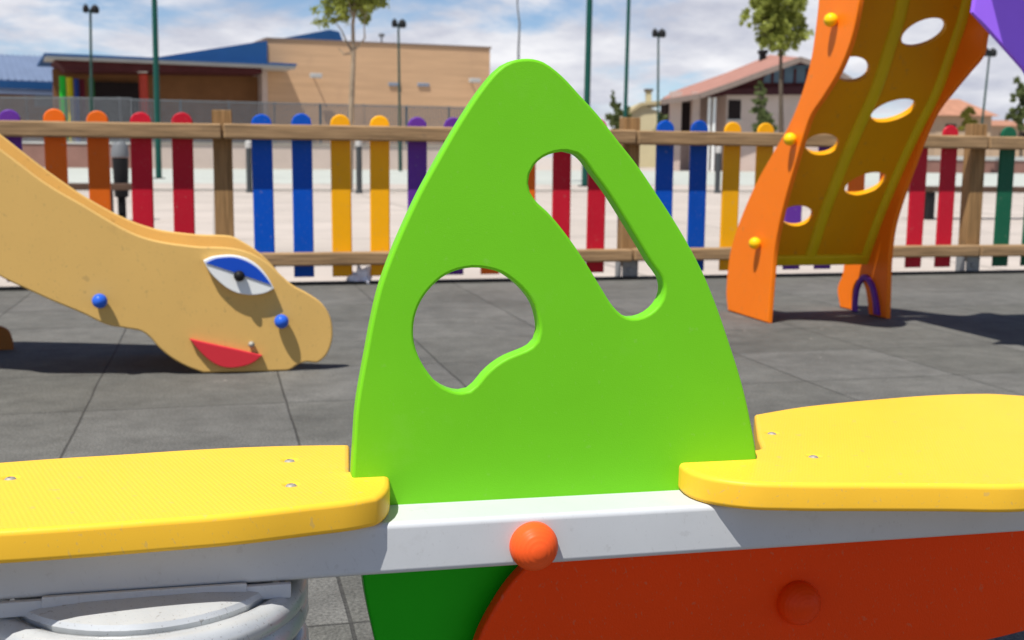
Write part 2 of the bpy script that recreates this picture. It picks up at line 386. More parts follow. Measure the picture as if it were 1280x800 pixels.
br.inputs['Color1'].default_value = (0.100, 0.099, 0.089, 1); br.inputs['Color2'].default_value = (0.126, 0.124, 0.115, 1); br.inputs['Mortar'].default_value = (0.050, 0.049, 0.045, 1)
tl(mp3.outputs[0], br.inputs['Vector'])
gr = T('ShaderNodeTexNoise', Scale=150.0, Detail=4.0, Roughness=0.75); tl(tcn.outputs['Object'], gr.inputs['Vector'])
st = T('ShaderNodeTexNoise', Scale=1.3, Detail=9.0, Roughness=0.68); tl(tcn.outputs['Object'], st.inputs['Vector'])
st2 = T('ShaderNodeTexNoise', Scale=9.0, Detail=6.0, Roughness=0.7); tl(tcn.outputs['Object'], st2.inputs['Vector'])
def MRng(src, a, b_, c, d):
    n = T('ShaderNodeMapRange'); tl(src, n.inputs[0])
    for k_, v_ in zip(('From Min', 'From Max', 'To Min', 'To Max'), (a, b_, c, d)): n.inputs[k_].default_value = v_
    return n.outputs[0]
def mult(a, b_):
    n = T('ShaderNodeMath', operation='MULTIPLY'); tl(a, n.inputs[0]); tl(b_, n.inputs[1]); return n.outputs[0]
fac = mult(mult(MRng(gr.outputs['Fac'], 0.3, 0.7, 0.42, 1.62), MRng(st.outputs['Fac'], 0.3, 0.7, 0.74, 1.22)), MRng(st2.outputs['Fac'], 0.3, 0.7, 0.78, 1.22))
sc = T('ShaderNodeVectorMath', operation='SCALE'); tl(br.outputs['Color'], sc.inputs[0]); tl(fac, sc.inputs['Scale'])
vo = T('ShaderNodeTexVoronoi', Scale=5.0, feature='F1'); tl(tcn.outputs['Object'], vo.inputs['Vector'])      # stray pale crumbs
cm = T('ShaderNodeMath', operation='LESS_THAN'); tl(vo.outputs['Distance'], cm.inputs[0]); cm.inputs[1].default_value = 0.035
mi = T('ShaderNodeMix', data_type='RGBA'); tl(cm.outputs[0], mi.inputs[0]); tl(sc.outputs[0], mi.inputs[6]); mi.inputs[7].default_value = (0.26, 0.245, 0.22, 1)
tl(mi.outputs[2], b.inputs['Base Color']); b.inputs['Roughness'].default_value = 0.85; b.inputs['Specular IOR Level'].default_value = 0.35
bh = T('ShaderNodeMath', operation='MULTIPLY_ADD'); tl(br.outputs['Fac'], bh.inputs[0]); bh.inputs[1].default_value = -2.5; tl(gr.outputs['Fac'], bh.inputs[2])
bu = T('ShaderNodeBump', Strength=0.6, Distance=0.003); tl(bh.outputs[0], bu.inputs['Height']); tl(bu.outputs[0], b.inputs['Normal'])
# paving and court
def pave(name, c1, c2, size, rot):
    M = bpy.data.materials.new(name); M.use_nodes = True; q = M.node_tree; bb = q.nodes['Principled BSDF']
    a = q.nodes.new('ShaderNodeTexCoord'); mm = q.nodes.new('ShaderNodeMapping'); mm.inputs['Rotation'].default_value = (0, 0, rot); q.links.new(a.outputs['Object'], mm.inputs[0])
    bk = q.nodes.new('ShaderNodeTexBrick'); bk.offset = 0; bk.inputs['Scale'].default_value = 1; bk.inputs['Brick Width'].default_value = size; bk.inputs['Row Height'].default_value = size
    bk.inputs['Mortar Size'].default_value = 0.03; bk.inputs['Color1'].default_value = tuple(c1) + (1,); bk.inputs['Color2'].default_value = tuple(c2) + (1,); bk.inputs['Mortar'].default_value = tuple(x * 0.7 for x in c1) + (1,)
    q.links.new(mm.outputs[0], bk.inputs['Vector'])
    nn = q.nodes.new('ShaderNodeTexNoise'); nn.inputs['Scale'].default_value = 0.7; nn.inputs['Detail'].default_value = 9; nn.inputs['Roughness'].default_value = 0.65; q.links.new(a.outputs['Object'], nn.inputs['Vector'])
    mr = q.nodes.new('ShaderNodeMapRange'); mr.inputs['From Min'].default_value = 0.3; mr.inputs['From Max'].default_value = 0.7; mr.inputs['To Min'].default_value = 0.86; mr.inputs['To Max'].default_value = 1.1; q.links.new(nn.outputs['Fac'], mr.inputs[0])
    s_ = q.nodes.new('ShaderNodeVectorMath'); s_.operation = 'SCALE'; q.links.new(bk.outputs['Color'], s_.inputs[0]); q.links.new(mr.outputs[0], s_.inputs['Scale'])
    q.links.new(s_.outputs[0], bb.inputs['Base Color']); bb.inputs['Roughness'].default_value = 0.85
    return M
M_pave = pave('pale_paving', (0.44, 0.385, 0.335), (0.475, 0.415, 0.365), 3.0, -GY)
M_court = pave('pale_green_court', (0.42, 0.44, 0.395), (0.44, 0.46, 0.415), 8.0, -GY)
M_kerb = mat('kerb_concrete', (0.30, 0.28, 0.25), 0.85, 0.1, 2)
props(mesh_obj('ground', grid_bm(-900, 900, -60, 1200, -0.055, None, 8, 8), M_pave, None, 0), kind='structure')
props(mesh_obj('rubber_playground', grid_bm(-9, 9, -9.5, 0.0, 0.0, FR), M_rub, None, 0), kind='structure')
# a dark joint with a step between the rubber and the paving
props(mesh_obj('rubber_edge', box_bm(FR.w(0, -0.028, 0.014), DW, DN, UP, 18, 0.055, 0.095), M_black, None, 0), kind='structure')
props(mesh_obj('paving', grid_bm(-30, 30, 0.06, 46, -0.047, FR), M_pave, None, 0), kind='structure')
props(mesh_obj('sports_court', grid_bm(-60, 60, 27, 62, -0.043, FR), M_court, None, 0), kind='structure')
kb = box_bm(FR.w(0, -0.0, -19.6), DW, DN, UP, 120, 0.22, 0.03); props(mesh_obj('kerb', kb, M_kerb, None, 0), kind='structure')

# ------------------------------------------------------------------ picket fence
fence = empty('picket_fence', FO, 'wooden two-rail picket fence with round-topped pickets in rainbow colours along the rubber floor', 'fence')
SPC = 0.2353; P0 = -2.005
seq = ['blue', 'blue', 'yellow', 'yellow', 'purple', 'purple', 'orange', 'orange', 'red', 'red']
def picket(u, colour):
    j = rnd.uniform(-.007, .007); w2 = 0.061; top = 1.040 + rnd.uniform(-.006, .006); cy_ = top - w2
    pts = [(u - w2, 0.048, 'c'), (u + w2, 0.048, 'c'), (u + w2 + j, cy_, 'c')]
    arc = [(u + j + w2 * cos(a), cy_ + w2 * sin(a), 'c') for a in [pi * k / 12 for k in range(1, 12)]]
    pts = pts + arc + [(u - w2 + j, cy_, 'c')]
    panel('picket', pts, [], FR, 0.024, 0.008, M_pick[colour], fence, 1.0, 0.0, 40, label=colour + ' picket')
for k in range(-13, 27):
    u = P0 + k * SPC
    if k % 11 == 0:
        po = mesh_obj('post', box_bm(FR.w(u, 0.57, -0.052), DW, DN, UP, 0.112, 0.10, 0.97, 0.006), M_post, fence)
        bmx = box_bm(FR.w(u, 0.055, 0.003), DW, DN, UP, 0.10, 0.006, 0.14, 0.001)
        box_bm(FR.w(u - 0.059, 0.055, -0.052), DW, DN, UP, 0.006, 0.104, 0.14, 0.001, bmx); box_bm(FR.w(u + 0.059, 0.055, -0.052), DW, DN, UP, 0.006, 0.104, 0.14, 0.001, bmx)
        lathe_bm([(0.018, 0), (0.018, 0.006), (0.011, 0.010), (0, 0.011)], FR.w(u, 0.062, 0.006), DN, 10, bmx)
        mesh_obj('post_bracket', bmx, M_brack, po)
    else:
        colour = seq[(k % 11) - 1]
        if k > 22: colour = 'green'
        picket(u, colour)
for (a, b_) in ((-13.6, -0.02), (0.02, 10.98), (11.02, 22.0), (22.04, 27)):
    for zc, h_, d_ in ((0.926, 0.090, 0.098), (0.166, 0.080, 0.080)):
        ua, ub = P0 + a * SPC, P0 + b_ * SPC; dz = rnd.uniform(-.004, .004)
        bm = box_bm(FR.w((ua + ub) / 2, zc + dz, d_ / 2 + 0.002), DW, DN, UP, ub - ua - 0.001, d_, h_, 0.012, seg=3)
        mesh_obj('rail', bm, M_wood, fence)

# ------------------------------------------------------------------ seesaw
SY = R(14.6)
sO = CAM + ray(667, 676) * 1.30
e1 = V((cos(SY), sin(SY), 0)) - UP * 0.0135
SF = Frame(sO, e1)                                     # front face of the beam
seesaw = empty('spring_seesaw', (sO.x, sO.y, 0), 'spring seesaw with a lime green fin board, yellow seats and grey beam in the foreground', 'seesaw')
bt = sum(SF.px([(504, 654), (600, 648), (879, 631.5)])[i][1] for i in range(3)) / 3
bb_ = sum(SF.px([(452, 722), (910, 690)])[i][1] for i in range(2)) / 2
BD = 0.150                                             # beam depth
bm = bmesh.new(); prof = []
def rounded(w0, w1, h0, h1, r_, n=5):
    out = []
    for (cx_, cy2, a0) in ((w1 - r_, h1 - r_, 0), (w0 + r_, h1 - r_, 90), (w0 + r_, h0 + r_, 180), (w1 - r_, h0 + r_, 270)):
        for k in range(n + 1):
            a = R(a0 + 90 * k / n); out.append((cx_ + r_ * cos(a), cy2 + r_ * sin(a)))
    return out
pr = rounded(-BD, 0, bb_, bt, 0.007)
rings = [[bm.verts.new(SF.w(u, v, d)) for d, v in pr] for u in (-0.95, 1.0)]
for k in range(len(pr)): bm.faces.new((rings[0][k], rings[0][(k + 1) % len(pr)], rings[1][(k + 1) % len(pr)], rings[1][k]))
bm.faces.new(rings[0]); bm.faces.new(list(reversed(rings[1]))); bmesh.ops.recalc_face_normals(bm, faces=bm.faces)
mesh_obj('beam', bm, M_steel, seesaw, 50)
# fin board
fo = [(440.5, 640, 'c'), (440.7, 589), (442.5, 560), (446, 510), (451.5, 475), (458, 440), (465.5, 400), (475, 360), (489, 320), (506, 280), (525, 240), (547, 200), (570, 160),
      (580, 144), (600, 114), (610, 101), (620, 89.5), (630, 81), (640, 76), (653, 73.4), (667, 73.6), (680, 77.5), (696, 88.5), (710, 101.5), (722, 115), (746, 141), (771, 173),
      (797, 206), (822, 243), (834, 261), (863, 309), (878, 338), (892, 371), (912, 428), (928.5, 481), (940.5, 535), (945, 561), (951, 618, 'c')]
h1 = [(517, 412), (519, 396.6), (527, 376), (540.5, 358), (558.5, 343.6), (574, 337.5), (590, 334.8), (608, 336), (626, 341), (644, 352.7), (657.7, 366), (668, 381), (673.4, 399), (675, 414),
      (672, 426), (665, 433.7), (651, 440.5), (635, 447), (619, 457), (606, 469), (595.5, 482), (587.5, 488.6), (577, 490.7), (563, 488), (547, 479), (534, 464), (523.6, 446), (518, 428)]
h2 = [(661, 229), (662.5, 218), (668.5, 206.5), (679, 197), (694, 191), (709, 189.7), (721, 192.7), (731, 201), (741, 215), (760, 240.5), (781, 273.5), (802, 308), (817, 332.5), (827.5, 347), (831, 360),
      (828, 374.5), (818.5, 387.3), (805, 395.6), (790, 398), (778, 393.8), (767, 383), (754, 363), (736, 333.5), (712, 298), (685, 265), (669, 249.7), (663, 240)]
FD = -0.066                                            # the fin stands behind the beam's front edge
px = lambda l: SF.px(l, FD)
panel('fin_board', px(fo), [px(h1), px(h2)], SF, 0.024, 0.0032, M_green, seesaw, 0.006, FD, 50)
# seats: lie in the beam's own top plane
TH = 0.0335
seat_fr = Frame(SF.w(0, bt + TH, 0), SF.e1, -SF.n)     # its normal points up
lseat = [(0, 663.5), (98, 657.5), (195, 650.5), (293, 643), (391, 632), (446, 625.5), (470, 621), (483, 613), (487.5, 602), (487, 595), (481, 590, ), (437.5, 588.3, 'c'), (437, 555, 'c'), (380, 555.6),
         (300, 558), (225, 562), (150, 567), (75, 571.5), (0, 577)]
Ls = seat_fr.px(lseat); Ls = Ls + [(Ls[-1][0] - .06, Ls[-1][1] - .01), (Ls[-1][0] - .14, Ls[-1][1] - .05), (Ls[-1][0] - .17, (Ls[-1][1] + Ls[0][1]) / 2), (Ls[0][0] - .17, Ls[0][1] + .05), (Ls[0][0] - .08, Ls[0][1] + .006)]
# the far tongue beside the fin
rseat = [(846.5, 571), (850, 580), (862, 588.5), (882, 595), (930, 602), (1000, 604.5), (1090, 605), (1180, 605.5), (1280, 606), (1280, 494), (1240, 491.6), (1200, 491.8), (1160, 493.5), (1100, 498), (1050, 502.5),
         (1000, 508), (943, 517.5, 'c'), (947, 546, 'c'), (952, 559, 'c'), (945, 561.3, 'c'), (872, 565.5), (852, 566.8)]
Rs = seat_fr.px(rseat)
i9 = rseat.index((1280, 606))
Rs = Rs[:i9 + 1] + [(Rs[i9][0] + .07, Rs[i9][1] + .008), (Rs[i9][0] + .16, Rs[i9][1] + .05), (Rs[i9 + 1][0] + .15, (Rs[i9][1] + Rs[i9 + 1][1]) / 2), (Rs[i9 + 1][0] + .12, Rs[i9 + 1][1] - .05), (Rs[i9 + 1][0] + .06, Rs[i9 + 1][1] - .012)] + Rs[i9 + 1:]
for nm, ol, lab, bolts in (('seat', Ls, 'yellow seat board left of the fin', ((13, 597), (362, 575), (364, 605.5))), ('seat', Rs, 'yellow seat board right of the fin', ((1017, 570), (965, 541)))):
    hls = [[(u_ + .0050 * cos(a), v_ + .0050 * sin(a), 'c') for a in [2 * pi * k / 20 for k in range(20)]] for u_, v_ in [seat_fr.px([q])[0][:2] for q in bolts]]
    st_ = panel(nm, ol, hls, seat_fr, TH, 0.006, M_yellow, seesaw, 0.012, 0.0, 50, label=lab)
    for q in bolts:
        u, v = seat_fr.px([q])[0][:2]
        bm = lathe_bm([(0.0, 0.0002), (0.0022, -0.0006), (0.0028, 0.0012), (0.0050, 0.0004), (0.0060, -0.0010), (0.0085, -0.0024), (0.0085, -0.010)], seat_fr.w(u, v, -0.0006), seat_fr.n, 18)
        mesh_obj('bolt', bm, M_bolt, st_)
# ball caps with a turned ring
def cap(q, off, r_, m_):
    u, v = SF.px([q], off)[0][:2]
    p_ = [(r_ * 0.99, 0.0), (r_ * 1.0, 0.004)]
    p_ += [(r_ * cos(a), 0.004 + r_ * 0.92 * sin(a)) for a in [R(4 + 4.0 * k) for k in range(0, 21)]]
    q_ = []
    for k, (a, b) in enumerate(p_): q_.append((a - (0.0003 if 4 < k < 20 and k % 3 == 0 else 0), b - (0.0003 if 4 < k < 20 and k % 3 == 0 else 0)))      # faint turning marks
    p_ = q_ + [(0, q_[-1][1] + 0.00005)]
    mesh_obj('ball_cap', lathe_bm(p_, SF.w(u, v, off), SF.n, 40), m_, seesaw, 40)
cap((666, 681), 0.0, 0.0272, M_cap)
RD = -0.046
cap((996, 752), RD, 0.0275, M_redcap)
rb = [(668, 700, 'c'), (655, 712), (640, 728), (620, 757), (598, 800), (588, 850), (610, 890), (700, 893), (850, 872), (1000, 843), (1130, 819), (1240, 800), (1280, 790), (1420, 752), (1560, 700), (1590, 668), (1560, 640, 'c')]
panel('front_board', SF.px(rb, RD), [], SF, 0.022, 0.004, M_red, seesaw, 0.01, RD, 40, label='dark red curved board under the beam')
gb = [(452, 705, 'c'), (456, 740), (462, 770), (470, 805), (490, 880), (520, 960), (560, 1010, 'c'), (900, 990, 'c'), (960, 900), (985, 800), (990, 672, 'c')]
panel('rear_board', SF.px(gb, -0.084), [], SF, 0.024, 0.003, M_green_dark, seesaw, 0.012, -0.084, 40, label='dark green board behind the red one')
# coil springs under the beam
def spring(u0):
    c = SF.w(u0, bb_, -BD / 2); ra, wr = 0.1535, 0.0160; z1 = c.z - 0.0095; turns = 7.5
    path = []
    n = int(turns * 44)
    for k in range(n + 1):
        s_ = k / n; a = R(15) - 2 * pi * turns * s_
        ss = max(0.0, s_ - 0.07) / 0.93
        z = z1 - 0.006 - wr - (z1 - 0.055) * ss
        path.append(V((c.x + ra * cos(a), c.y + ra * sin(a), z)))
    sp_ = mesh_obj('coil_spring', tube_bm(path, wr, 12), M_spring, seesaw, 60)
    mesh_obj('clamp_plate', lathe_bm([(0, 0.001), (0.100, 0.0), (0.128, -0.003), (0.138, -0.006), (0.141, -0.011), (0.139, -0.018), (0.12, -0.023), (0, -0.023)], (c.x, c.y, c.z - 0.003), UP, 48), M_spring, sp_)
    bm = box_bm(SF.w(u0, bb_ - 0.004, 0.004), SF.e1, SF.n, SF.e2, 0.20, 0.006, 0.016, 0.002)
    box_bm(SF.w(u0 - 0.115, bb_ - 0.008, 0.001), SF.e1, SF.n, SF.e2, 0.05, 0.008, 0.016, 0.002, bm); box_bm(SF.w(u0 + 0.118, bb_ - 0.008, 0.001), SF.e1, SF.n, SF.e2, 0.055, 0.008, 0.016, 0.002, bm)
    mesh_obj('mounting_flange', bm, M_steel, sp_)
    mesh_obj('foot_plate', lathe_bm([(0, 0.0), (0.16, 0.0), (0.16, 0.012), (0.14, 0.03), (0.10, 0.034), (0, 0.034)], (c.x, c.y, 0.002), UP, 40), M_spring, sp_)
u_sp = SF.px([(188, 740)], -BD / 2)[0][0]
spring(u_sp)

# ------------------------------------------------------------------ face slide
LY = GY
lO = G(302, 466); lO.z = 0
LF = Frame(lO, (cos(LY), sin(LY), 0))
slide = empty('toddler_slide', lO, 'tan toddler slide shaped like a snout with a painted eye and red mouth', 'slide')
LW = 0.50
near = [(0, 186), (25, 205), (50, 224), (75, 240), (100, 254), (125, 269), (150, 283.5), (175, 295), (201, 302), (228, 306), (252, 308.5), (275, 309), (293, 310.5), (316, 317.5), (336, 330), (348, 341), (366, 356.5),
        (386, 367.5), (402, 379), (412, 394), (416, 413), (414, 431), (406.5, 446), (396, 453.5), (384, 452.5), (374, 455), (362, 462.5), (349, 465.6, 'c'), (302, 466.3, 'c'), (254, 466, 'c'), (235, 459), (215, 448), (198, 434), (187, 421.5), (177, 414.5),
        (160, 411), (134, 406), (101, 391), (67, 377), (34, 362), (0, 345.5)]
near_uv = LF.px(near)
nl = len(near)
u_l = near_uv[0][0]
near_uv = near_uv + [(u_l - .22, .62), (u_l - .48, .86), (u_l - .70, 1.0), (u_l - .92, 1.02, 'c'), (u_l - .92, 1.25, 'c'), (u_l - .62, 1.24), (u_l - .38, 1.13), (u_l - .18, .97)]
near_uv = [(q[0], max(q[1], 0.002)) + tuple(q[2:]) for q in near_uv]
panel('side_panel', near_uv, [], LF, 0.022, 0.006, M_tan, slide, 0.012, 0.0, 40)
far = [(0, 168), (25, 187.5), (50, 207), (75, 225), (100, 242), (125, 257), (150, 270), (175, 280.5), (200, 287.5), (225, 291), (252, 293.5), (275, 294), (290, 295.5), (303, 302), (319, 312), (334, 325), (346, 338, ), (360, 362), (372, 390), (374, 420), (360, 434), (330, 440, 'c'), (240, 440, 'c'), (190, 410), (120, 385), (60, 365), (0, 340)]
far_uv = LF.px(far, -LW)
u_f = far_uv[0][0]
far_uv = far_uv + [(u_f - .22, .60), (u_f - .48, .86), (u_l - .70, 1.0), (u_l - .92, 1.02, 'c'), (u_l - .92, 1.25, 'c'), (u_l - .62, 1.24), (u_f - .38, 1.15), (u_f - .18, 1.0)]
far_uv = [(q[0], max(q[1], 0.002)) + tuple(q[2:]) for q in far_uv]
panel('side_panel', far_uv, [], LF, 0.022, 0.006, M_tan, slide, 0.012, -LW, 40)
# the chute between them lies below both upper edges
bed = [(u - 0.02, v - 0.075) for u, v in [q[:2] for q in near_uv[:15]]]
bed = [(u_l - .9, 1.05), (u_l - .6, 1.06), (u_l - .38, .97), (u_l - .18, .85)] + bed
bm = bmesh.new(); rows = []
for u, v in bed: rows.append([bm.verts.new(LF.w(u, max(v, 0.02), d)) for d in (-0.021, -LW - 0.001)])
for a, b_ in zip(rows, rows[1:]): bm.faces.new((a[0], b_[0], b_[1], a[1]))
ret = bmesh.ops.extrude_face_region(bm, geom=bm.faces[:]); bmesh.ops.translate(bm, vec=(0, 0, -0.02), verts=[v for v in ret['geom'] if isinstance(v, bmesh.types.BMVert)])
bmesh.ops.recalc_face_normals(bm, faces=bm.faces); mesh_obj('chute', bm, M_tan, slide, 40)
mesh_obj('platform', box_bm(LF.w(u_l - 1.15, 1.0, -LW / 2 - .011), LF.e1, LF.n, UP, 0.62, LW + .02, 0.04, 0.004), M_tan, slide)
for (uu, dd) in ((-.95, -.05), (-1.4, -.05), (-.95, -LW), (-1.4, -LW)):
    mesh_obj('leg', box_bm(LF.w(u_l + uu, 0.49, dd), LF.e1, LF.n, UP, 0.08, 0.08, 0.978, 0.006), M_post, slide)
# rounded brown foot board under the chute
ft = [(-60, 437), (-40, 418), (-22, 410), (0, 408.5), (9, 413), (14, 423), (16, 437)]
gp = G(0, 437.5); FF = Frame(V((gp.x, gp.y, 0)), LF.e1)
panel('foot_board', [(a, max(b_, .002)) for a, b_ in [q[:2] for q in FF.px(ft)]], [], FF, 0.03, 0.005, mat('brown_foot', (0.30, 0.12, 0.03), 0.5), slide, 0.01, 0, 40)
# eye
zz = lambda l: [(x / 2.977, 280 + y / 2.977) for x, y in l]
EO = 0.016
eye_o = zz([(757, 137), (785, 124), (820, 118), (870, 117), (915, 128), (960, 155), (995, 195), (1020, 240), (995, 254), (960, 263), (925, 264), (890, 259), (850, 242), (815, 215), (780, 178)])
ey = LF.px(eye_o, EO + 0.014); ey[0] = ey[0] + ('c',); ey[7] = ey[7] + ('c',)
eye = panel('eye', ey, [], LF, 0.014 + EO - 0.002, 0.003, M_white, slide, 0.006, EO + 0.014, 40)
lid = LF.px(zz([(766, 145), (800, 130), (835, 125), (872, 125), (915, 138), (955, 162), (988, 196), (1010, 227), (890, 186)]), EO + 0.018)
lid[0] += ('c',); lid[7] += ('c',); lid[8] += ('c',)
panel('eyelid', lid, [], LF, 0.004, 0.001, M_blue, eye, 0.006, EO + 0.0182, 40)
u, v = LF.px(zz([(890, 193)]), EO + 0.02)[0]
mesh_obj('pupil', lathe_bm(ball_prof(0.020, 0.012, 0.012), LF.w(u, v, EO + 0.014), LF.n, 20), M_black, eye)
mo = LF.px(zz([(705, 428), (770, 443), (880, 467), (975, 489), (955, 508), (925, 524), (890, 533), (860, 536), (820, 530), (785, 512), (745, 476)]), 0.022)
mo[0] += ('c',); mo[3] += ('c',)
panel('mouth', mo, [], LF, 0.0215, 0.003, M_mouth, slide, 0.006, 0.022, 40)
for q, r_, mm_ in (((124.5, 376.5), 0.0265, M_knob), ((352, 402), 0.0265, M_knob), ((314.3, 430.5), 0.012, M_bolt)):
    u, v = LF.px([q], 0.03 if r_ > .02 else .01)[0]
    mesh_obj('knob', lathe_bm(ball_prof(r_, r_ * .6, r_ * 0.95), LF.w(u, v, 0), LF.n, 24), mm_, slide)

# ------------------------------------------------------------------ climbing ramp
A_, Wd = DN, DW                                       # towards the camera; to the right
cO = (G(910, 388) + G(960, 405.5)) / 2; cO.z = 0
CW = 0.70
ramp = empty('climbing_ramp', cO, 'overhanging amber climbing ramp with round holes between wavy orange side boards', 'climbing frame')
CL = Frame(cO, A_, UP)                                # e1 = A_, e2 = up; normal = A_ x up
sgn = 1 if CL.n.dot(Wd) < 0 else -1                   # the normal must face left, to the camera
lp = [(1023, -2), (1019.5, 34), (1013, 76.5), (1002.5, 115), (985.5, 157), (968.5, 187), (947.5, 224), (930.6, 261), (919, 292), (912, 319), (908.7, 346), (907.7, 369), (909.7, 388, 'c'), (959.5, 406, 'c'),
      (963.5, 353), (966.5, 319), (972.5, 285), (980.5, 251), (992, 211), (1004, 170), (1011, 149), (1030, 119), (1050, 85), (1063, 51), (1070, 21), (1074, -2)]
lpu = CL.px(lp); top = [lpu[0], lpu[-1]]
lpu = [(q[0], max(0.002, q[1])) + tuple(q[2:]) for q in lpu] + [(lpu[-1][0] + .0, lpu[-1][1] + .18), (lpu[-1][0] - .04, lpu[-1][1] + .33), (lpu[0][0] + .02, lpu[0][1] + .33), (lpu[0][0] - .02, lpu[0][1] + .15)]
panel('side_board', lpu, [], CL, 0.026, 0.005, M_orange, ramp, 0.015, 0.0, 40)
for q in ((1040, 25), (989, 174), (945, 304)):
    u, v = CL.px([q], 0.02)[0]
    mesh_obj('knob', lathe_bm(ball_prof(0.030, 0.016, 0.026), CL.w(u, v, 0), CL.n, 20), M_yknob, ramp)
CR = Frame(cO + Wd * CW, A_, UP)
rp_ = [(1262, -2), (1250, 22), (1238, 40), (1232, 68), (1215, 90), (1198, 110.5), (1172.5, 144.5), (1160, 172), (1146.7, 207), (1133, 244.5), (1121, 285), (1116, 325.5), (1114.6, 366), (1113.6, 396)]
rpu = CR.px(rp_)
rpu = [(q[0], max(0.002, q[1])) for q in rpu]; rpu[-1] = (rpu[-1][0], 0.002, 'c')
# the rear edge follows the left board's
rear = [(q[0] + (rpu[-1][0] - lpu[13][0]) * 0.6, q[1]) for q in lpu[:13]]
rear = [(1051, 330), (1052, 360), (1055, 389)]
rr_ = CR.px(rear); rr_[-1] = (rr_[-1][0], 0.002, 'c')
upper = [(lpu[i][0], lpu[i][1]) for i in range(0, 11)]
# arch cut into the foot
arch = CR.px([(1068, 391), (1069, 372), (1073, 356), (1079, 349), (1085, 355), (1089, 372), (1091, 393)])
arch = [(q[0], q[1]) for q in arch]; arch[0] = (arch[0][0], 0.002, 'c'); arch[-1] = (arch[-1][0], 0.002, 'c')
Rout = [(rpu[0][0] + .02, rpu[0][1] + .25), (upper[0][0] + .05, rpu[0][1] + .25)] + upper + rr_[1:] + arch + rpu[::-1]
panel('side_board', Rout, [], CR, 0.026, 0.005, M_orange, ramp, 0.02, 0.026, 40)
br_ = CR.px([(1064, 391), (1065, 374), (1070, 354), (1079, 343), (1088, 352), (1094, 372), (1097, 394)], 0.046)
br2 = CR.px([(1091.5, 393), (1089.5, 372), (1085, 356), (1079, 350), (1073, 357), (1069.5, 372), (1068.5, 391)], 0.046)
bo = [(q[0], max(q[1], .002)) for q in br_ + br2]
for i_ in (0, 6, 7, 13): bo[i_] = bo[i_] + ('c',)
panel('foot_arch', bo, [], CR, 0.018, 0.003, M_pick['purple'], ramp, 0.01, 0.046, 40)  # the darker purple paints in the shade the arch stands in
# climbing board: profile from its visible right edge, swept to the left board
edge = [(1088, 327), (1097, 303), (1106.6, 276), (1124, 234), (1143, 191), (1162, 152), (1181, 115), (1199, 66), (1214, 22), (1219, 2)]
pf = [V(q) for q in CR.px(edge)]
d_ = (pf[-1] - pf[-3]).normalized(); pf += [pf[-1] + d_ * .16, pf[-1] + d_ * .30]
pf = smooth_line([tuple(q) for q in pf], 0.02, closed=False)
arc_l = [0.0]
for a, b_ in zip(pf, pf[1:]): arc_l.append(arc_l[-1] + (b_ - a).length)
def on_profile(s_):
    s_ = min(max(s_, 0.0), arc_l[-1] - 1e-6)
    for i in range(len(pf) - 1):
        if arc_l[i + 1] >= s_: break
    k = (s_ - arc_l[i]) / (arc_l[i + 1] - arc_l[i]); p = pf[i].lerp(pf[i + 1], k); t_ = (pf[i + 1] - pf[i]).normalized()
    return p, t_
def ramp_pt(u, s_, dep):
    p, t_ = on_profile(s_); nrm = A_ * t_.y - UP * t_.x        # towards camera and down
    return cO + Wd * (u + 0.0) + A_ * p.x + UP * p.y + nrm * dep
def inv_ramp(x, y):
    """photo point -> (u, s) on the board's underside"""
    best = None; r_ = ray(x, y)
    for i in range(200):
        s_ = arc_l[-1] * i / 199; p, t_ = on_profile(s_); nrm = A_ * t_.y - UP * t_.x
        O_ = cO + A_ * p.x + UP * p.y
        k = (O_ - CAM).dot(nrm) / r_.dot(nrm); P_ = CAM + r_ * k - O_
        e = abs(P_.dot(A_ * t_.x + UP * t_.y)); 
        if best is None or e < best[0]: best = (e, P_.dot(Wd), s_)
    return best[1], best[2]
holes_px = [(1155, 42), (1066, 87), (1117, 138), (1028, 180), (1082, 230), (996.5, 270)]
flat = Frame(V((0, 0, 0)), V((1, 0, 0)), V((0, 1, 0)))
U0, U1 = 0.027, CW - 0.001; SL = arc_l[-1]
hl = []
HUV = []
for q in holes_px:
    hu, hs = inv_ramp(*q); HUV.append((round(hu, 3), round(hs, 3)))
    ra1, rb1, ro = (0.107, 0.062, R(19)) if hu > CW * .5 else (0.088, 0.060, R(-9))        # oval hand holes
    hl.append([(hu + ra1 * cos(a) * cos(ro) - rb1 * sin(a) * sin(ro), hs + ra1 * cos(a) * sin(ro) + rb1 * sin(a) * cos(ro), 'c') for a in [2 * pi * k / 40 for k in range(40)]])
print('HOLES', HUV, 'len', round(SL, 3))
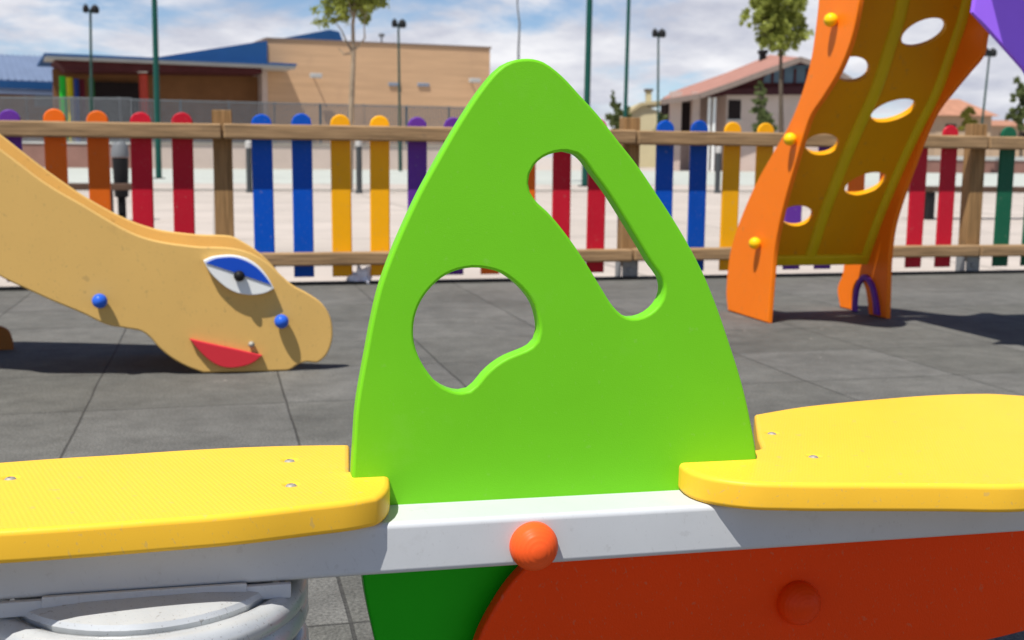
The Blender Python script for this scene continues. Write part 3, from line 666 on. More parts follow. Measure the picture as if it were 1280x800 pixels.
# flat board, cut across many times, then bent along the profile (z of the flat board = depth)
bm = panel_bm([(U0, 0.0, 'c'), (U1, 0.0, 'c'), (U1, SL - .001, 'c'), (U0, SL - .001, 'c')], hl, flat, 0.030, 0.003, 1.0)
for k in range(1, int(SL / 0.05)):
    bmesh.ops.bisect_plane(bm, geom=bm.verts[:] + bm.edges[:] + bm.faces[:], plane_co=(0, k * 0.05, 0), plane_no=(0, 1, 0), dist=1e-5)
for v in bm.verts: v.co = ramp_pt(v.co.x, v.co.y, v.co.z)
board = mesh_obj('climbing_board', bm, M_climb, ramp, 40)
uc = inv_ramp(1080, 150)[0]
for ru, wdt in ((U0 + .03, .03), (inv_ramp(1098, 130)[0] - .045, .034), (U1 - .034, .034)):
    path = [ramp_pt(ru, SL * k / 40, 0.004) for k in range(41)]
    bm = bmesh.new(); rings = []
    for k in range(41):
        p, t_ = on_profile(SL * k / 40); nrm = A_ * t_.y - UP * t_.x
        c_ = ramp_pt(ru, SL * k / 40, -0.003)
        rings.append([bm.verts.new(c_ + Wd * (wdt * cos(a)) + nrm * (0.020 * sin(a))) for a in [pi * j / 10 for j in range(11)]])
    for a, b_ in zip(rings, rings[1:]):
        for j in range(10): bm.faces.new((a[j], a[j + 1], b_[j + 1], b_[j]))
    bm.faces.new(rings[0]); bm.faces.new(list(reversed(rings[-1])))
    bmesh.ops.recalc_face_normals(bm, faces=bm.faces); mesh_obj('rib', bm, M_rib, board, 60)
p0, t0 = on_profile(0.02); n0 = A_ * t0.y - UP * t0.x
mesh_obj('bottom_lip', box_bm(cO + Wd * ((U0 + U1) / 2) + A_ * p0.x + UP * p0.y - n0 * 0.008, Wd, A_ * t0.x + UP * t0.y, n0, U1 - U0 - .004, 0.06, 0.055, 0.012, seg=3), M_rib, board)
# upper deck out of the frame and the purple wing board
topa, topz = pf[-1].x, pf[-1].y
pO = at(1222, 20, 4.55)
PF = Frame(pO, DW)
pu = PF.px([(1216.5, 15, 'c'), (1232, 32, 'c'), (1280, 86, 'c')])
pu = pu + [(pu[-1][0] + .28, pu[-1][1] - .30), (pu[-1][0] + .46, pu[-1][1] - .12), (pu[-1][0] + .55, pu[-1][1] + .35), (pu[-1][0] + .30, pu[-1][1] + .72), (pu[0][0] + .06, pu[0][1] + .58, 'c')]
panel('wing_board', pu, [], PF, 0.022, 0.004, M_purple, ramp, 0.02, 0, 40, label='purple wing board at the top of the ramp')
dk = cO + A_ * (topa + 0.40) + Wd * (CW * .5 + .36)
mesh_obj('deck', box_bm(V((dk.x, dk.y, topz + .10)), Wd, A_, UP, 1.25, 0.95, 0.06, 0.006), M_tan, ramp)
for du, da in ((.58, -.40), (.58, .42)):
    pz = V((dk.x, dk.y, 0)) + Wd * du + A_ * da
    mesh_obj('post', box_bm(V((pz.x, pz.y, 1.2)), Wd, A_, UP, 0.10, 0.10, 2.398, 0.008), M_post, ramp)

# ------------------------------------------------------------------ plaza furniture
def bollard(gx, gy, h_, w_, label):
    g = G(gx, gy); o = empty('bollard', (g.x, g.y, -0.045), label, 'bollard', 'grey bollards on the plaza')
    mesh_obj('shaft', lathe_bm([(w_ * .62, 0), (w_ * .62, .05), (w_ * .5, .06), (w_ * .5, h_ - .16), (0, h_ - .16)], g * 1 + V((0, 0, -0.045)), UP, 16), M_boll, o)
    mesh_obj('cap', lathe_bm([(w_ * .55, h_ - .16), (w_ * .58, h_ - .13), (w_ * .58, h_ - .03), (w_ * .4, h_), (0, h_)], g * 1 + V((0, 0, -0.045)), UP, 16), M_fascia, o)
bollard(312, 238, 1.12, 0.13, 'grey bollard seen beside the first blue picket of the left bay')
bollard(449, 239, 1.18, 0.13, 'grey bollard seen between the two yellow pickets left of the fin')
bollard(896.5, 239, 1.12, 0.13, 'grey bollard seen between blue and yellow pickets right of the fin')
def bench(gx0, gx1, gy, label):
    a, b_ = G(gx0, gy), G(gx1, gy); ln = (b_ - a).length; c = (a + b_) / 2; d = (b_ - a).normalized(); nrm = V((d.y, -d.x, 0))
    o = empty('bench', (c.x, c.y, -0.045), label, 'bench', 'plain dark benches behind the fence')
    mesh_obj('seat', box_bm(V((c.x, c.y, .385)), d, nrm, UP, ln, 0.40, 0.075, 0.008), M_bench, o)
    for s_ in (-1, 1):
        q = c + d * (s_ * (ln / 2 - .35))
        mesh_obj('leg', box_bm(V((q.x, q.y, .15)), d, nrm, UP, 0.10, 0.34, 0.388, 0.006), M_black, o)
bench(40, 172, 273, 'dark plank bench behind the fence between orange pickets')
bench(1128, 1330, 270, 'dark plank bench behind the fence near the right post')
g = G(153, 271); bn = empty('litter_bin', (g.x, g.y, -0.045), 'dark litter bin on a stand behind the second orange picket', 'litter bin')
gz = V((g.x, g.y, -.045))
mesh_obj('body', lathe_bm([(.05, 0), (.05, .28), (.085, .30), (.10, .78), (0, .78)], gz, UP, 20), M_black, bn)
mesh_obj('hood', lathe_bm([(.105, .785), (.11, .82), (.095, .93), (.06, .97), (0, .975)], gz, UP, 20), M_grey, bn)
# crumpled bag at the fence foot
g = G(450, 353.5); g += DN * .05
bm = bmesh.new(); bmesh.ops.create_icosphere(bm, subdivisions=4, radius=1)
from mathutils import noise
for v in bm.verts:
    n_ = v.co.normalized(); r_ = 1 + .55 * noise.noise(n_ * 1.7) + .30 * noise.noise(n_ * 4.1 + V((3, 1, 2)))
    v.co = V((n_.x * r_ * .075, n_.y * r_ * .05, max(-.06, n_.z * r_ * .085))) + V((g.x, g.y, 0.012))
props(mesh_obj('plastic_bag', bm, M_bag, None, 60, origin=(g.x, g.y, -.045)), 'crumpled pale plastic bag at the fence foot by the yellow picket', 'plastic bag')

def pole(gx, gy, w_, top_px, h_, label, taper=0.75):
    g = G(gx, gy); P1 = hit(top_px[0], top_px[1], V((0, g.y, 0)), V((0, 1, 0)))
    d = (P1 - V((g.x, g.y, 0))); d = d / max(d.z, .1); d.y = 0
    o = empty('tall_pole', (g.x, g.y, -.045), label, 'pole', 'tall green floodlight poles on the plaza')
    b0 = V((g.x, g.y, -.045))
    mesh_obj('shaft', tube_bm([b0, b0 + d * .02, b0 + d * (h_ * .5), b0 + d * h_], [w_, w_, w_ * (1 + taper) / 2, w_ * taper], 16), M_pole, o, 60)
    mesh_obj('base_plate', lathe_bm([(0, .03), (w_ * 2.1, .03), (w_ * 2.1, .0), ], b0, UP, 20), M_black, o)
pole(198.5, 221.5, 0.100, (193, 0), 11, 'tall dark green pole rising past the school porch')
pole(731, 231, 0.095, (737, 0), 11, 'thick tall dark green pole right of the fin top')
pole(779, 224, 0.075, (786, 0), 12, 'thinner tall dark green pole above the fence post')
def lamp_post(gx, gy, head, label, w_=0.055):
    g = G(gx, gy); hd = hit(head[0], head[1], V((0, g.y, 0)), V((0, 1, 0))); b0 = V((g.x, g.y, -.045)); sc_ = g.y / 65
    o = empty('lamp_post', b0, label, 'lamp post', 'twin-headed lamp posts round the plaza')
    w_ *= sc_ ** .5
    top_ = V((hd.x, g.y, hd.z)); kn = b0.lerp(top_, .30)
    mesh_obj('shaft', tube_bm([b0, kn, kn + V((0, 0, .05)), top_], [w_ * 2.0, w_ * 1.9, w_ * 1.3, w_], 12), M_lamp, o, 60)
    for s_, rr in ((-1, .30), (1, .42)):
        rr *= .55; q = top_ + V((s_ * .20 * sc_, .1 * s_, .04))
        bm = tube_bm([top_, q], w_ * .8, 8)
        lathe_bm([(0, -.20 * sc_), (rr * .8 * sc_, -.18 * sc_), (rr * sc_, -.02), (rr * .85 * sc_, .14 * sc_), (rr * .3 * sc_, .26 * sc_), (0, .28 * sc_)], q, UP, 14, bm)
        mesh_obj('lamp_head', bm, M_black, o, 50)
lamp_post(115.5, 214, (113, 13), 'twin-headed lamp post in front of the school porch columns')
lamp_post(500.5, 213, (498, 31), 'twin-headed lamp post in front of the beige school wall')
lamp_post(822, 213, (823, 43), 'twin-headed lamp post left of the pink-roofed house')
lamp_post(1221, 216, (1237, 67), 'thin lamp post seen right of the orange climbing board')

# ------------------------------------------------------------------ school
A1 = at(333, 200, 78.0); B1 = at(612, 200, 84.5)
sd = V((B1.x - A1.x, B1.y - A1.y, 0)).normalized()
SC = Frame(V((A1.x, A1.y, 0)), sd); SB = -SC.n
school = empty('school_building', (A1.x, A1.y, 0), 'beige brick school block with a blue roofed porch on coloured columns', 'building')
def z0(l, z=-.05): return [(q[0], z if len(q) > 2 and q[2] == 'g' else q[1], 'c') for q in l]
wl = SC.px([(333, 49.5), (612.5, 61)])
uL, uR = wl[0][0], wl[1][0]
panel('wall', [(uL, -.05, 'c'), (uR, -.05, 'c'), (uR, wl[1][1], 'c'), (uL, wl[0][1], 'c')], [], SC, 14, 0, M_brick, school, 9)
panel('sunlit_return', [(uL - .36, -.05, 'c'), (uL - .004, -.05, 'c'), (uL - .004, wl[0][1] - .05, 'c'), (uL - .36, wl[0][1] - .25, 'c')], [], SC, 6, 0, M_render, school, 9, .10)  # added strip; its paler colour paints the sunlit side face of the block
bm = panel_bm([(uL - .05, wl[0][1] + .002, 'c'), (uR + .08, wl[1][1] + .002, 'c'), (uR + .08, wl[1][1] + .14, 'c'), (uL - .05, wl[0][1] + .14, 'c')], [], SC, 13.9, 0, 9, .06)
mesh_obj('coping', bm, mat('coping_tin', (0.22, 0.16, 0.12), .6), school)
for q in ((391, 95), (588, 101)):
    u, v = SC.px([q])[0]
    bm = tube_bm([SC.w(u, v, -.02), SC.w(u, v + .1, .35), SC.w(u, v + .02, .75)], .05, 8)
    box_bm(SC.w(u, v - .02, .8), SC.e1, SC.n, UP, .75, .42, .30, .03, bm)
    mesh_obj('wall_lamp', bm, M_fascia, school)
for q in ((493, 105.5), (529, 106)):
    u, v = SC.px([q])[0]
    bm = box_bm(SC.w(u, v, .04), SC.e1, SC.n, UP, .85, .08, .22, .01)
    for k in range(3): box_bm(SC.w(u, v - .07 + .07 * k, .09), SC.e1, SC.n, UP, .80, .02, .03, 0, bm)
    mesh_obj('vent', bm, mat('vent_blue_grey', (0.30, 0.36, 0.45), .5), school)
# porch slab, in front of the wall line
PO = 3.2
sl_t = SC.px([(55, 66), (371, 79.5)], PO); u0_, v0_ = sl_t[0]; u1_, v1_ = sl_t[1]
vb = SC.px([(55, 73), (371, 85.5)], PO); th = (v0_ + v1_) / 2 - (vb[0][1] + vb[1][1]) / 2
zt = (v0_ + v1_) / 2; zb = zt - th
zt0, zt1 = v0_, v1_
panel('porch_roof', [(u0_, zt0 - th * .42, 'c'), (u1_, zt1 - th * .42, 'c'), (u1_, zt1, 'c'), (u0_, zt0, 'c')], [], SC, PO + 7, 0, M_roofblue, school, 9, PO)
panel('porch_fascia', [(u0_ + .1, zt0 - th, 'c'), (u1_ - .05, zt1 - th, 'c'), (u1_ - .05, zt1 - th * .43, 'c'), (u0_ + .1, zt0 - th * .43, 'c')], [], SC, PO - .3, 0, M_fascia, school, 9, PO - .12)
pw = SC.px([(74, 92), (333, 100)], PO - 3)
panel('soffit', [(u0_ + 1.2, zt0 - th * 2.9, 'c'), (u1_ - 2, zt1 - th * 2.0, 'c'), (u1_ - 2, zt1 - th * 1.01, 'c'), (u0_ + .6, zt0 - th * 1.01, 'c')], [], SC, 5, 0, M_maroon, school, 9, PO - .9)
bw = SC.px([(66, 100), (334, 100)], -1.2)
panel('porch_wall', [(bw[0][0], -.05, 'c'), (bw[1][0], -.05, 'c'), (bw[1][0], zb - .3, 'c'), (bw[0][0], zb - .3, 'c')], [], SC, .4, 0, M_brown, school, 9, -1.2)
dw = SC.px([(118, 100), (174, 100)], -.9)
panel('doorway', [(dw[0][0], -.04, 'c'), (dw[1][0], -.04, 'c'), (dw[1][0], zb - 1.0, 'c'), (dw[0][0], zb - 1.0, 'c')], [], SC, .2, 0, M_dark, school, 9, -.95)
for cx_, off, colr, w_ in ((80, 1.9, (0.02, 0.42, 0.03), 7.5), (89, .6, (0.55, 0.47, 0.01), 7.5), (97.5, -.4, (0.02, 0.05, 0.25), 6), (104.5, -.6, (0.14, 0.012, 0.03), 6), (116, 1.2, (0.02, 0.11, 0.03), 7), (181, 1.4, (0.42, 0.05, 0.03), 11)):
    u, v = SC.px([(cx_, 150)], off)[0]; P = SC.w(u, 0, off)
    mesh_obj('column', tube_bm([V((P.x, P.y, -.05)), V((P.x, P.y, zb - (.9 if cx_ < 170 else .6)))], w_ / 2 / FPX * P.y, 16), mat('column_paint', colr, .4), school, 60)
u, v = SC.px([(178, 87)], 1.9)[0]
mesh_obj('porch_lamp', box_bm(SC.w(u, v, 1.95), SC.e1, SC.n, UP, .6, .5, .35, .06), M_white, school)
# pitched blue roof behind the porch edge and over the block
rf = SC.px([(160, 77, 'c'), (334, 50.5, 'c'), (334, 81.5, 'c'), (160, 80, 'c')], 2.2)
panel('pitched_roof', rf, [], SC, 8, 0, M_roofblue, school, 9, 2.2)
rk = SC.px([(352, 48, 'c'), (412, 37, 'c'), (424, 39.5, 'c'), (429, 52, 'c'), (352, 52, 'c')], -5)
panel('roof_ridge', rk, [], SC, 6, 0, M_roofblue, school, 9, -5)
vt = SC.px([(477, 44), (477, 56)], -3)
bm = tube_bm([SC.w(vt[0][0], vt[1][1] - .3, -3), SC.w(vt[0][0], vt[0][1], -3)], .06, 8); box_bm(SC.w(vt[0][0], vt[0][1], -3), SC.e1, SC.n, UP, .35, .35, .2, .02, bm)
mesh_obj('roof_vent', bm, M_grey, school)
# classroom wing at the left, metal roof with standing seams
wing = empty('classroom_wing', at(20, 190, 84) * 1, 'low brown classroom wing with a grey-blue ribbed metal roof', 'building'); wing.location.z = 0
e0, e1_ = at(-80, 96.5, 79), at(79, 102.5, 83); r0_, r1_ = at(-70, 65.5, 86), at(57, 70.5, 89)
bm = bmesh.new(); vs = [bm.verts.new(p) for p in (e0, e1_, r1_, r0_)]; bm.faces.new(vs)
ret = bmesh.ops.extrude_face_region(bm, geom=bm.faces[:]); bmesh.ops.translate(bm, vec=(0, 0, -.12), verts=[v for v in ret['geom'] if isinstance(v, bmesh.types.BMVert)])
for k in range(1, 18):
    a, b_ = e0.lerp(e1_, k / 18), r0_.lerp(r1_, k / 18); tube_bm([a + V((0, 0, .03)), b_ + V((0, 0, .03))], .05, 6, bm)
bmesh.ops.recalc_face_normals(bm, faces=bm.faces); mesh_obj('roof', bm, M_roofgrey, wing, 30)
wd = (e1_ - e0); wd.z = 0; WF = Frame(V((e0.x, e0.y, 0)), wd)
L_ = wd.length
panel('fascia', [(0, e0.z - .55, 'c'), (L_, e1_.z - .55, 'c'), (L_, e1_.z - .05, 'c'), (0, e0.z - .05, 'c')], [], WF, .2, 0, M_roofblue, wing, 9, .08)
panel('gutter', [(0, e0.z - .95, 'c'), (L_, e1_.z - .95, 'c'), (L_, e1_.z - .56, 'c'), (0, e0.z - .56, 'c')], [], WF, .3, 0, M_roofgrey, wing, 9, .04)
panel('wall', [(0, -.05, 'c'), (L_ + 1, -.05, 'c'), (L_ + 1, e1_.z - .9, 'c'), (0, e0.z - .9, 'c')], [], WF, 6, 0, M_brown, wing, 9, -.9)
u, v = WF.px([(63, 121)], -.85)[0]
panel('window', [(u - 1, v - .7, 'c'), (u + .9, v - .7, 'c'), (u + .9, v + .6, 'c'), (u - 1, v + .6, 'c')], [], WF, .2, 0, M_grey, wing, 9, -.8)

# low walls and railing round the school yard
def low_wall(x0, x1, yb0, yb1, h_, label, m_, cap_m, coping_h=.10):
    a, b_ = G(x0, yb0), G(x1, yb1); d = (b_ - a); F_ = Frame(a, d); o = empty('low_wall', a, label, 'wall')
    panel('wall_body', [(0, -.05, 'c'), (d.length, -.05, 'c'), (d.length, h_, 'c'), (0, h_, 'c')], [], F_, .25, 0, m_, o, 99)
    panel('coping', [(-.02, h_ + .002, 'c'), (d.length + .02, h_ + .002, 'c'), (d.length + .02, h_ + coping_h, 'c'), (-.02, h_ + coping_h, 'c')], [], F_, .37, 0, cap_m, o, 99, .06)
    return F_, d.length
F1, l1 = low_wall(-140, 166, 206.5, 209.5, 1.22, 'low brownish brick wall with a pale coping left of the tall pole', M_lowbrick, M_fascia)
F2, l2 = low_wall(167.5, 640, 209.6, 212, 1.28, 'pale pinkish low wall below the grey railing of the school yard', M_render, M_kerb)
low_wall(1040, 1420, 214, 217, .80, 'low brown brick wall with wide pale coping behind the right fence post', M_lowbrick, M_fascia, .28)
def railing(F_, l_, z_a, z_b, label):
    o = empty('railing', F_.O, label, 'railing', None)
    bm = bmesh.new()
    for zz_ in (z_a + .05, z_b): box_bm(F_.w(l_ / 2, zz_, -.12), F_.e1, F_.n, UP, l_, .05, .07, 0, bm)
    mesh_obj('rail', bm, M_grey, o, 0)
    bm = bmesh.new(); k = 0
    while k * .16 < l_:
        box_bm(F_.w(k * .16, (z_a + z_b) / 2 + .02, -.12), F_.e1, F_.n, UP, .085, .03, z_b - z_a - .05, 0, bm); k += 1
    mesh_obj('mesh_panel', bm, mat('railing_grey', (0.12, 0.125, 0.135), .6), o, 0)
    k = 0
    while k * 2.5 < l_:
        mesh_obj('post', box_bm(F_.w(k * 2.5, (z_a + z_b) / 2 + .02, -.19), F_.e1, F_.n, UP, .09, .08, z_b - z_a + .1), M_grey, o, 0); k += 1
railing(F1, l1, 1.34, 3.62, 'grey mesh railing on the low brick wall before the porch')
railing(F2, l2, 1.40, 3.55, 'grey mesh railing before the beige school block')

# ------------------------------------------------------------------ houses at the right
HY = 78.0
h0 = at(905, 200, HY); hs_ = V((1, .10, 0)).normalized(); HF = Frame(V((h0.x, h0.y, 0)), hs_)
house = empty('gabled_house', (h0.x, h0.y, 0), 'pink-tiled gabled house with dark timber gable and arched window', 'house')
hp = lambda l, off=0.: HF.px(l, off)
body = hp([(873, 118), (1075, 118)])
bl = body[0][0]; brr = body[1][0]; bz = body[0][1]
gab = hp([(872, 119, 'c'), (912, 107, 'c'), (958, 90, 'c'), (1000, 76, 'c'), (1045, 90, 'c'), (1085, 118, 'c')])
panel('wall', [(bl + 1.9, -.05, 'c'), (brr, -.05, 'c'), (brr, bz + .2, 'c'), (bl + 1.9, bz + .2, 'c')], [], HF, 11, 0, M_house, house, 99)
panel('timber_gable', gab, [], HF, 10.8, 0, M_maroon, house, 99, .10)
gw = hp([(954, 103.5, 'c'), (955, 97), (962, 91), (975, 86), (992, 81.5), (1008, 81.5), (1022, 86), (1034, 96), (1036, 103.5, 'c')], .1)
win = panel('arched_window', gw, [], HF, .12, 0, M_glass, house, 1, .14)
for q in (965, 978, 993, 1008, 1022):
    a, b_ = hp([(q, 103.5), (q, 86)], .14); mesh_obj('window_bar', box_bm(HF.w(a[0], (a[1] + b_[1]) / 2, .19), HF.e1, HF.n, UP, .14, .09, b_[1] - a[1]), M_maroon, win, 0)
bal = hp([(873, 117.5), (1075, 117.5), (1075, 105), (905, 112)])
panel('balcony_front', [(bal[0][0] + 1, bal[0][1] - .05, 'c'), (bal[1][0], bal[1][1] - .05, 'c'), (bal[2][0], bal[2][1], 'c'), (bal[3][0], bal[3][1], 'c')], [], HF, .5, 0, mat('balcony_maroon', (0.055, 0.018, 0.022), .7, .2, 1), house, 99, .62)
for q, wpx in ((845, 13), (870, 9)):
    u, v = hp([(q, 150)], .3)[0]; wq = wpx / FPX * HY
    panel('porch_column', [(u - wq / 2, -.05, 'c'), (u + wq / 2, -.05, 'c'), (u + wq / 2, bz + .15, 'c'), (u - wq / 2, bz + .15, 'c')], [], HF, .55, 0, M_house, house, 99, .3)
a, b_ = hp([(830, 125), (905, 125)], -3.2)
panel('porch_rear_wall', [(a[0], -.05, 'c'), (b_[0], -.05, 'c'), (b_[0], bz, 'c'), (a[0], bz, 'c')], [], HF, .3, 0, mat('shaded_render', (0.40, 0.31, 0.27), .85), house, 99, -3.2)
for q, off in (((834, 139), -3.1), ((860, 143), -3.1)):
    u, v = hp([q], off)[0]
    panel('porch_door', [(u - .45, v - 1.2, 'c'), (u + .45, v - 1.2, 'c'), (u + .45, v + .8, 'c'), (u - .45, v + .8, 'c')], [], HF, .1, 0, M_dark, house, 99, off)
u, v = hp([(918, 137)], 0)[0]
wf = panel('window', [(u - .42, v - .62, 'c'), (u + .42, v - .62, 'c'), (u + .42, v + .62, 'c'), (u - .42, v + .62, 'c')], [], HF, .14, 0, M_dark, house, 99, .03)
bm = box_bm(HF.w(u, v - .68, .07), HF.e1, HF.n, UP, 1.0, .16, .10, 0); mesh_obj('sill', bm, M_fascia, wf, 0)
for q, z_t in ((887, 120), (893.5, 120)):
    u, v = hp([(q, z_t)], .9)[0]; P = HF.w(u, 0, .9)
    mesh_obj('downpipe', tube_bm([V((P.x, P.y, -.05)), V((P.x, P.y, v - .1))], .11, 10), M_white, house, 60)
# roof: front edge and rear edge, a real sloping sheet
fe = [HF.w(q[0], q[1], 1.5) for q in hp([(826, 125), (846, 122), (873, 117.5), (915, 103), (960, 86), (1000, 71.5), (1045, 86), (1095, 118)], 1.5)]
re_ = [HF.w(q[0], q[1], -11.5) for q in hp([(840, 115), (852, 110.5), (872, 103.5), (905, 92), (935, 80), (962, 68.5), (1000, 82), (1045, 112)], -11.5)]
bm = bmesh.new(); fa = [bm.verts.new(p) for p in fe]; ra_ = [bm.verts.new(p) for p in re_]
for i in range(7): bm.faces.new((fa[i], fa[i + 1], ra_[i + 1], ra_[i]))
ret = bmesh.ops.extrude_face_region(bm, geom=bm.faces[:]); bmesh.ops.translate(bm, vec=(0, 0, -.24), verts=[v for v in ret['geom'] if isinstance(v, bmesh.types.BMVert)])
bmesh.ops.recalc_face_normals(bm, faces=bm.faces); roof = mesh_obj('roof', bm, M_tile, house, 20)
bm = bmesh.new()
for i in range(7):
    a, b_ = fe[i], fe[i + 1]; d = (b_ - a); ez = d.normalized().cross(HF.n); ez = ez if ez.z > 0 else -ez
    box_bm((a + b_) / 2 + HF.n * .08 - ez * .14, d.normalized(), HF.n, ez, d.length, .12, .34, 0, bm)
mesh_obj('bargeboard', bm, mat('grey_brown_board', (0.23, 0.18, 0.155), .8), roof, 0)
u, v = hp([(953.5, 66)], -9)[0]
bm = box_bm(HF.w(u, v - .5, -9), HF.e1, HF.n, UP, .42, .42, 1.0, 0); box_bm(HF.w(u, v + .06, -9), HF.e1, HF.n, UP, .62, .62, .26, .03, bm)
mesh_obj('chimney', bm, M_black, roof, 0)

y0 = at(805, 200, 100); YF = Frame(V((y0.x, y0.y, 0)), (1, 0, 0))
yh = empty('yellow_house', (y0.x, y0.y, 0), 'pale yellow house with a small chimney behind the lamp post', 'house')
yy = YF.px([(788, 142), (832, 142), (802, 131), (832, 130)])
panel('wall', [(yy[0][0], -.05, 'c'), (yy[1][0], -.05, 'c'), (yy[1][0], yy[1][1], 'c'), (yy[2][0], yy[2][1], 'c'), (yy[0][0], yy[0][1], 'c')], [], YF, 8, 0, M_yhouse, yh, 99)
rq = YF.px([(784, 144, 'c'), (784, 141, 'c'), (801, 128, 'c'), (834, 125, 'c'), (834, 129.5, 'c'), (802, 132, 'c')], .3)
yr = panel('roof', rq, [], YF, 8.6, 0, mat('straw_tile', (0.44, 0.37, 0.22), .8, .15, 1), yh, 99, .3)
cc = YF.px([(808, 132, 'c'), (814.5, 132, 'c'), (814.5, 114, 'c'), (808, 114, 'c')], -2)
panel('chimney', cc, [], YF, .8, 0, M_yhouse, yr, 99, -2)
cc = YF.px([(806.5, 114, 'c'), (816.5, 114, 'c'), (816.5, 111, 'c'), (806.5, 111, 'c')], -1.9)
panel('chimney_cap', cc, [], YF, 1.0, 0, M_barkdark, yr, 99, -1.9)
def hip_house(x0, x1, ye, xr0, xr1, yr_, Y, label):
    c = at((x0 + x1) / 2, 200, Y); HH = Frame(V((c.x, c.y, 0)), (1, .05, 0)); o = empty('hip_roof_house', (c.x, c.y, 0), label, 'house', None)
    q = HH.px([(x0, ye), (x1, ye), (xr0, yr_), (xr1, yr_)]); dp = 9
    panel('wall', [(q[0][0] + .5, -.05, 'c'), (q[1][0] - .5, -.05, 'c'), (q[1][0] - .5, q[1][1] - .05, 'c'), (q[0][0] + .5, q[1][1] - .05, 'c')], [], HH, dp, 0, mat('tan_render', (0.42, 0.31, 0.21), .85), o, 99, -.6)
    bm = bmesh.new(); ez = q[0][1]
    b4 = [bm.verts.new(HH.w(a, ez, d)) for a, d in ((q[0][0], 0), (q[1][0], 0), (q[1][0], -dp - 1.2), (q[0][0], -dp - 1.2))]
    t2 = [bm.verts.new(HH.w(q[2][0], q[2][1], -dp / 2)), bm.verts.new(HH.w(q[3][0], q[3][1], -dp / 2))]
    for fc in ((b4[0], b4[1], t2[1], t2[0]), (b4[1], b4[2], t2[1]), (b4[2], b4[3], t2[0], t2[1]), (b4[3], b4[0], t2[0]), (b4[3], b4[2], b4[1], b4[0])): bm.faces.new(fc)
    mesh_obj('roof', bm, M_tile2, o, 20)
    for k in (.3, .7):
        u = q[0][0] * (1 - k) + q[1][0] * k
        panel('window', [(u - .5, q[0][1] - 2.1, 'c'), (u + .5, q[0][1] - 2.1, 'c'), (u + .5, q[0][1] - .8, 'c'), (u - .5, q[0][1] - .8, 'c')], [], HH, .1, 0, M_dark, o, 99, -.57)
hip_house(1168, 1250, 144, 1194, 1224, 121, 112, 'orange hip-roofed house right of the climbing ramp')
hip_house(1240, 1300, 157, 1258, 1280, 149, 150, 'small far house low behind the fence at the right edge')

# ------------------------------------------------------------------ trees
def tree(name, gx, gy, Y, trunk_px, clumps, lmat, bmat, label, tw=.12, leaf=.16, count=2600, seed=1, cat='tree', branches=(), group=None):
    """trunk through photo points at distance Y; crown of leaves round clump centres ((x, y) px, radius px)"""
    r_ = random.Random(seed); g = at(trunk_px[0][0], 200, Y)
    pts = [at(x, y, Y) for x, y in trunk_px]; pts[0].z = -.05
    o = empty(name, (pts[0].x, Y, -.05), label, cat, group)
    n = len(pts); bm = tube_bm(pts, [tw * (1 - .62 * i / (n - 1)) for i in range(n)], 10)
    for bpts in branches:
        q = [at(x, y, Y + dz) for x, y, dz in bpts]; tube_bm(q, [tw * .38 * (1 - .7 * i / (len(q) - 1)) for i in range(len(q))], 7, bm)
    cs = [(at(x, y, Y) + V((0, r_.uniform(-.6, .6) * rp * Y / FPX, 0)), rp * Y / FPX) for x, y, rp in clumps]
    for c, rad in cs:                              # a limb to each clump
        s_ = pts[max(1, n - 2)].lerp(pts[-1], r_.random()); mid = s_.lerp(c, .5) + V((0, 0, -.12 * rad)); tube_bm([s_, mid, c], [tw * .3, tw * .2, tw * .08], 6, bm)
    mesh_obj('trunk', bm, bmat, o, 60)
    bm = bmesh.new(); tot = sum(rad ** 2.2 for _, rad in cs)
    for c, rad in cs:
        k_ = int(count * rad ** 2.2 / tot)
        subs = [V((r_.gauss(0, .5), r_.gauss(0, .5), r_.gauss(0, .45))) * rad for _ in range(max(5, k_ // 28))]
        for _ in range(k_):
            p = c + r_.choice(subs) + V((r_.gauss(0, .13), r_.gauss(0, .13), r_.gauss(0, .13))) * rad
            d = V((r_.uniform(-1, 1), r_.uniform(-1, 1), r_.uniform(-.6, .9))).normalized(); a = d.orthogonal().normalized(); b2 = d.cross(a); an = r_.uniform(0, 6.28)
            x_ = a * cos(an) + b2 * sin(an); y_ = d.cross(x_); l_ = leaf * r_.uniform(.6, 1.3)
            bm.faces.new([bm.verts.new(p + x_ * l_), bm.verts.new(p + y_ * l_ * .45 + d * l_ * .1), bm.verts.new(p - x_ * l_), bm.verts.new(p - y_ * l_ * .45 + d * l_ * .1)])
    mesh_obj('crown', bm, lmat, o, 0)
tree('street_tree', 440, 238, 27, [(437, 238), (438.5, 150), (440.5, 100), (442, 70), (441, 30), (446, -10)],
     [(420, 8, 20), (440, 5, 24), (458, 2, 22), (468, -8, 18), (410, -12, 20), (430, -30, 28), (455, -32, 26), (455, 22, 9), (415, 28, 7), (432, 20, 10)], M_leaf, M_bark,
     'slender young tree with a pale trunk before the beige school wall', .075, .062, 4200, 3,
     branches=[[(441, 66, 0), (433, 52, .1), (427, 38, .2), (417, 25, .2)], [(442, 64, 0), (450, 55, -.1), (456, 48, -.1), (455, 30, -.2), (458, 14, -.2)], [(441, 66, 0), (430, 68, .1), (423, 60, .1)]])
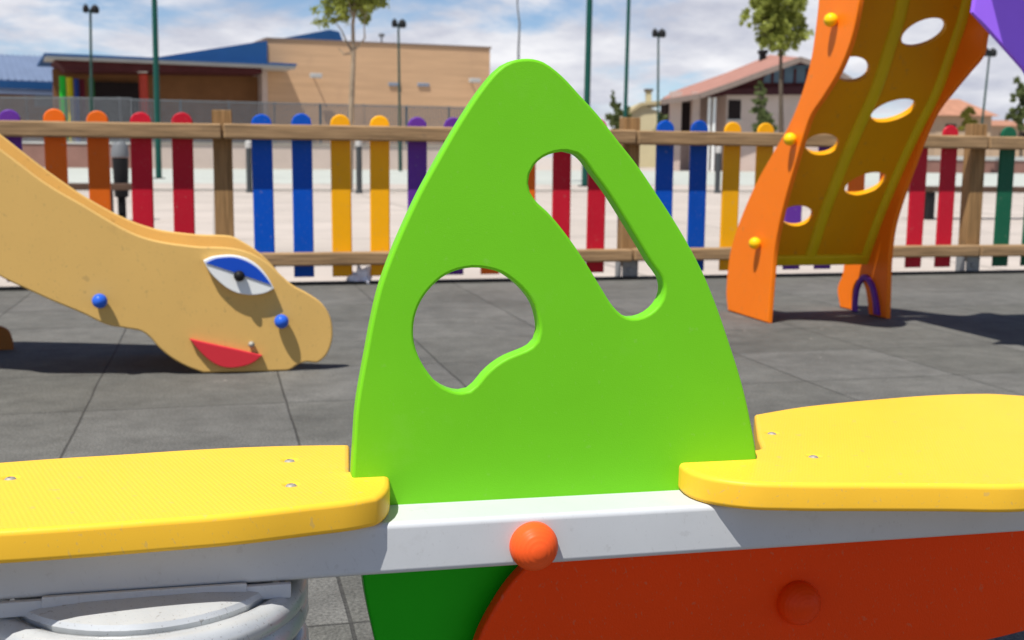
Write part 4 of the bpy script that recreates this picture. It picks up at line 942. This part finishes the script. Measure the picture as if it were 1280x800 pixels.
tree('street_tree', 975, 230, 36, [(977, 232), (976.5, 160), (976, 110), (976, 70), (974, 40)],
     [(955, 22, 20), (972, 12, 24), (990, 20, 20), (965, 45, 17), (982, 42, 19), (1000, 40, 13), (975, 62, 12), (945, 8, 12), (985, -10, 24), (960, -12, 22), (1000, 5, 14), (941, 25, 8)], M_leaf, M_barkdark,
     'leafy round-crowned tree left of the orange climbing board', .09, .085, 7500, 5)
tree('bare_sapling', 648, 220, 38, [(650, 222), (649, 120), (648, 66), (649.5, 30), (647, 10), (646, -12)], [(648, -60, 26), (640, -80, 22), (658, -85, 24)], M_leaf, M_grey,
     'thin grey sapling stem rising above the fin', .05, .11, 900, 8)
tree('conifer', 951, 215, 70, [(951, 212), (951, 150), (951, 104)], [(951, 106, 5), (951, 116, 7.5), (950, 128, 9), (952, 140, 10.5), (951, 153, 12), (951, 166, 12)], M_leafd, M_barkdark,
     'small dark conifer before the gabled house', .10, .12, 2300, 9)
tree('garden_tree', 772, 205, 95, [(773, 205), (772, 170), (772, 145)], [(772, 135, 9), (768, 150, 10), (780, 150, 9), (774, 163, 12), (766, 122, 4), (790, 158, 7)], M_leafd, M_barkdark,
     'dark garden tree beside the tall pole and yellow house', .15, .24, 1300, 10)
tree('garden_tree', 826, 205, 74, [(827, 205), (827, 170), (827, 155)], [(826, 150, 6), (832, 158, 5), (822, 162, 6)], M_leafd, M_barkdark,
     'small dark shrub tree before the porch of the gabled house', .10, .17, 500, 14)
tree('edge_tree', 1275, 205, 90, [(1277, 206), (1276, 165), (1275, 135)], [(1274, 118, 11), (1282, 112, 12), (1270, 138, 9), (1288, 132, 14), (1278, 148, 12), (1264, 141, 5)], M_leafd, M_barkdark,
     'dark green tree at the right edge of the view', .14, .22, 1600, 11)
tree('yellow_shrub', 1212, 205, 85, [(1212, 206), (1212, 175), (1211, 160)], [(1210, 142, 8), (1206, 152, 8), (1216, 152, 8), (1210, 164, 10)], M_leafy, M_barkdark,
     'yellow-green shrub before the orange hip-roofed house', .10, .20, 700, 12, cat='shrub')
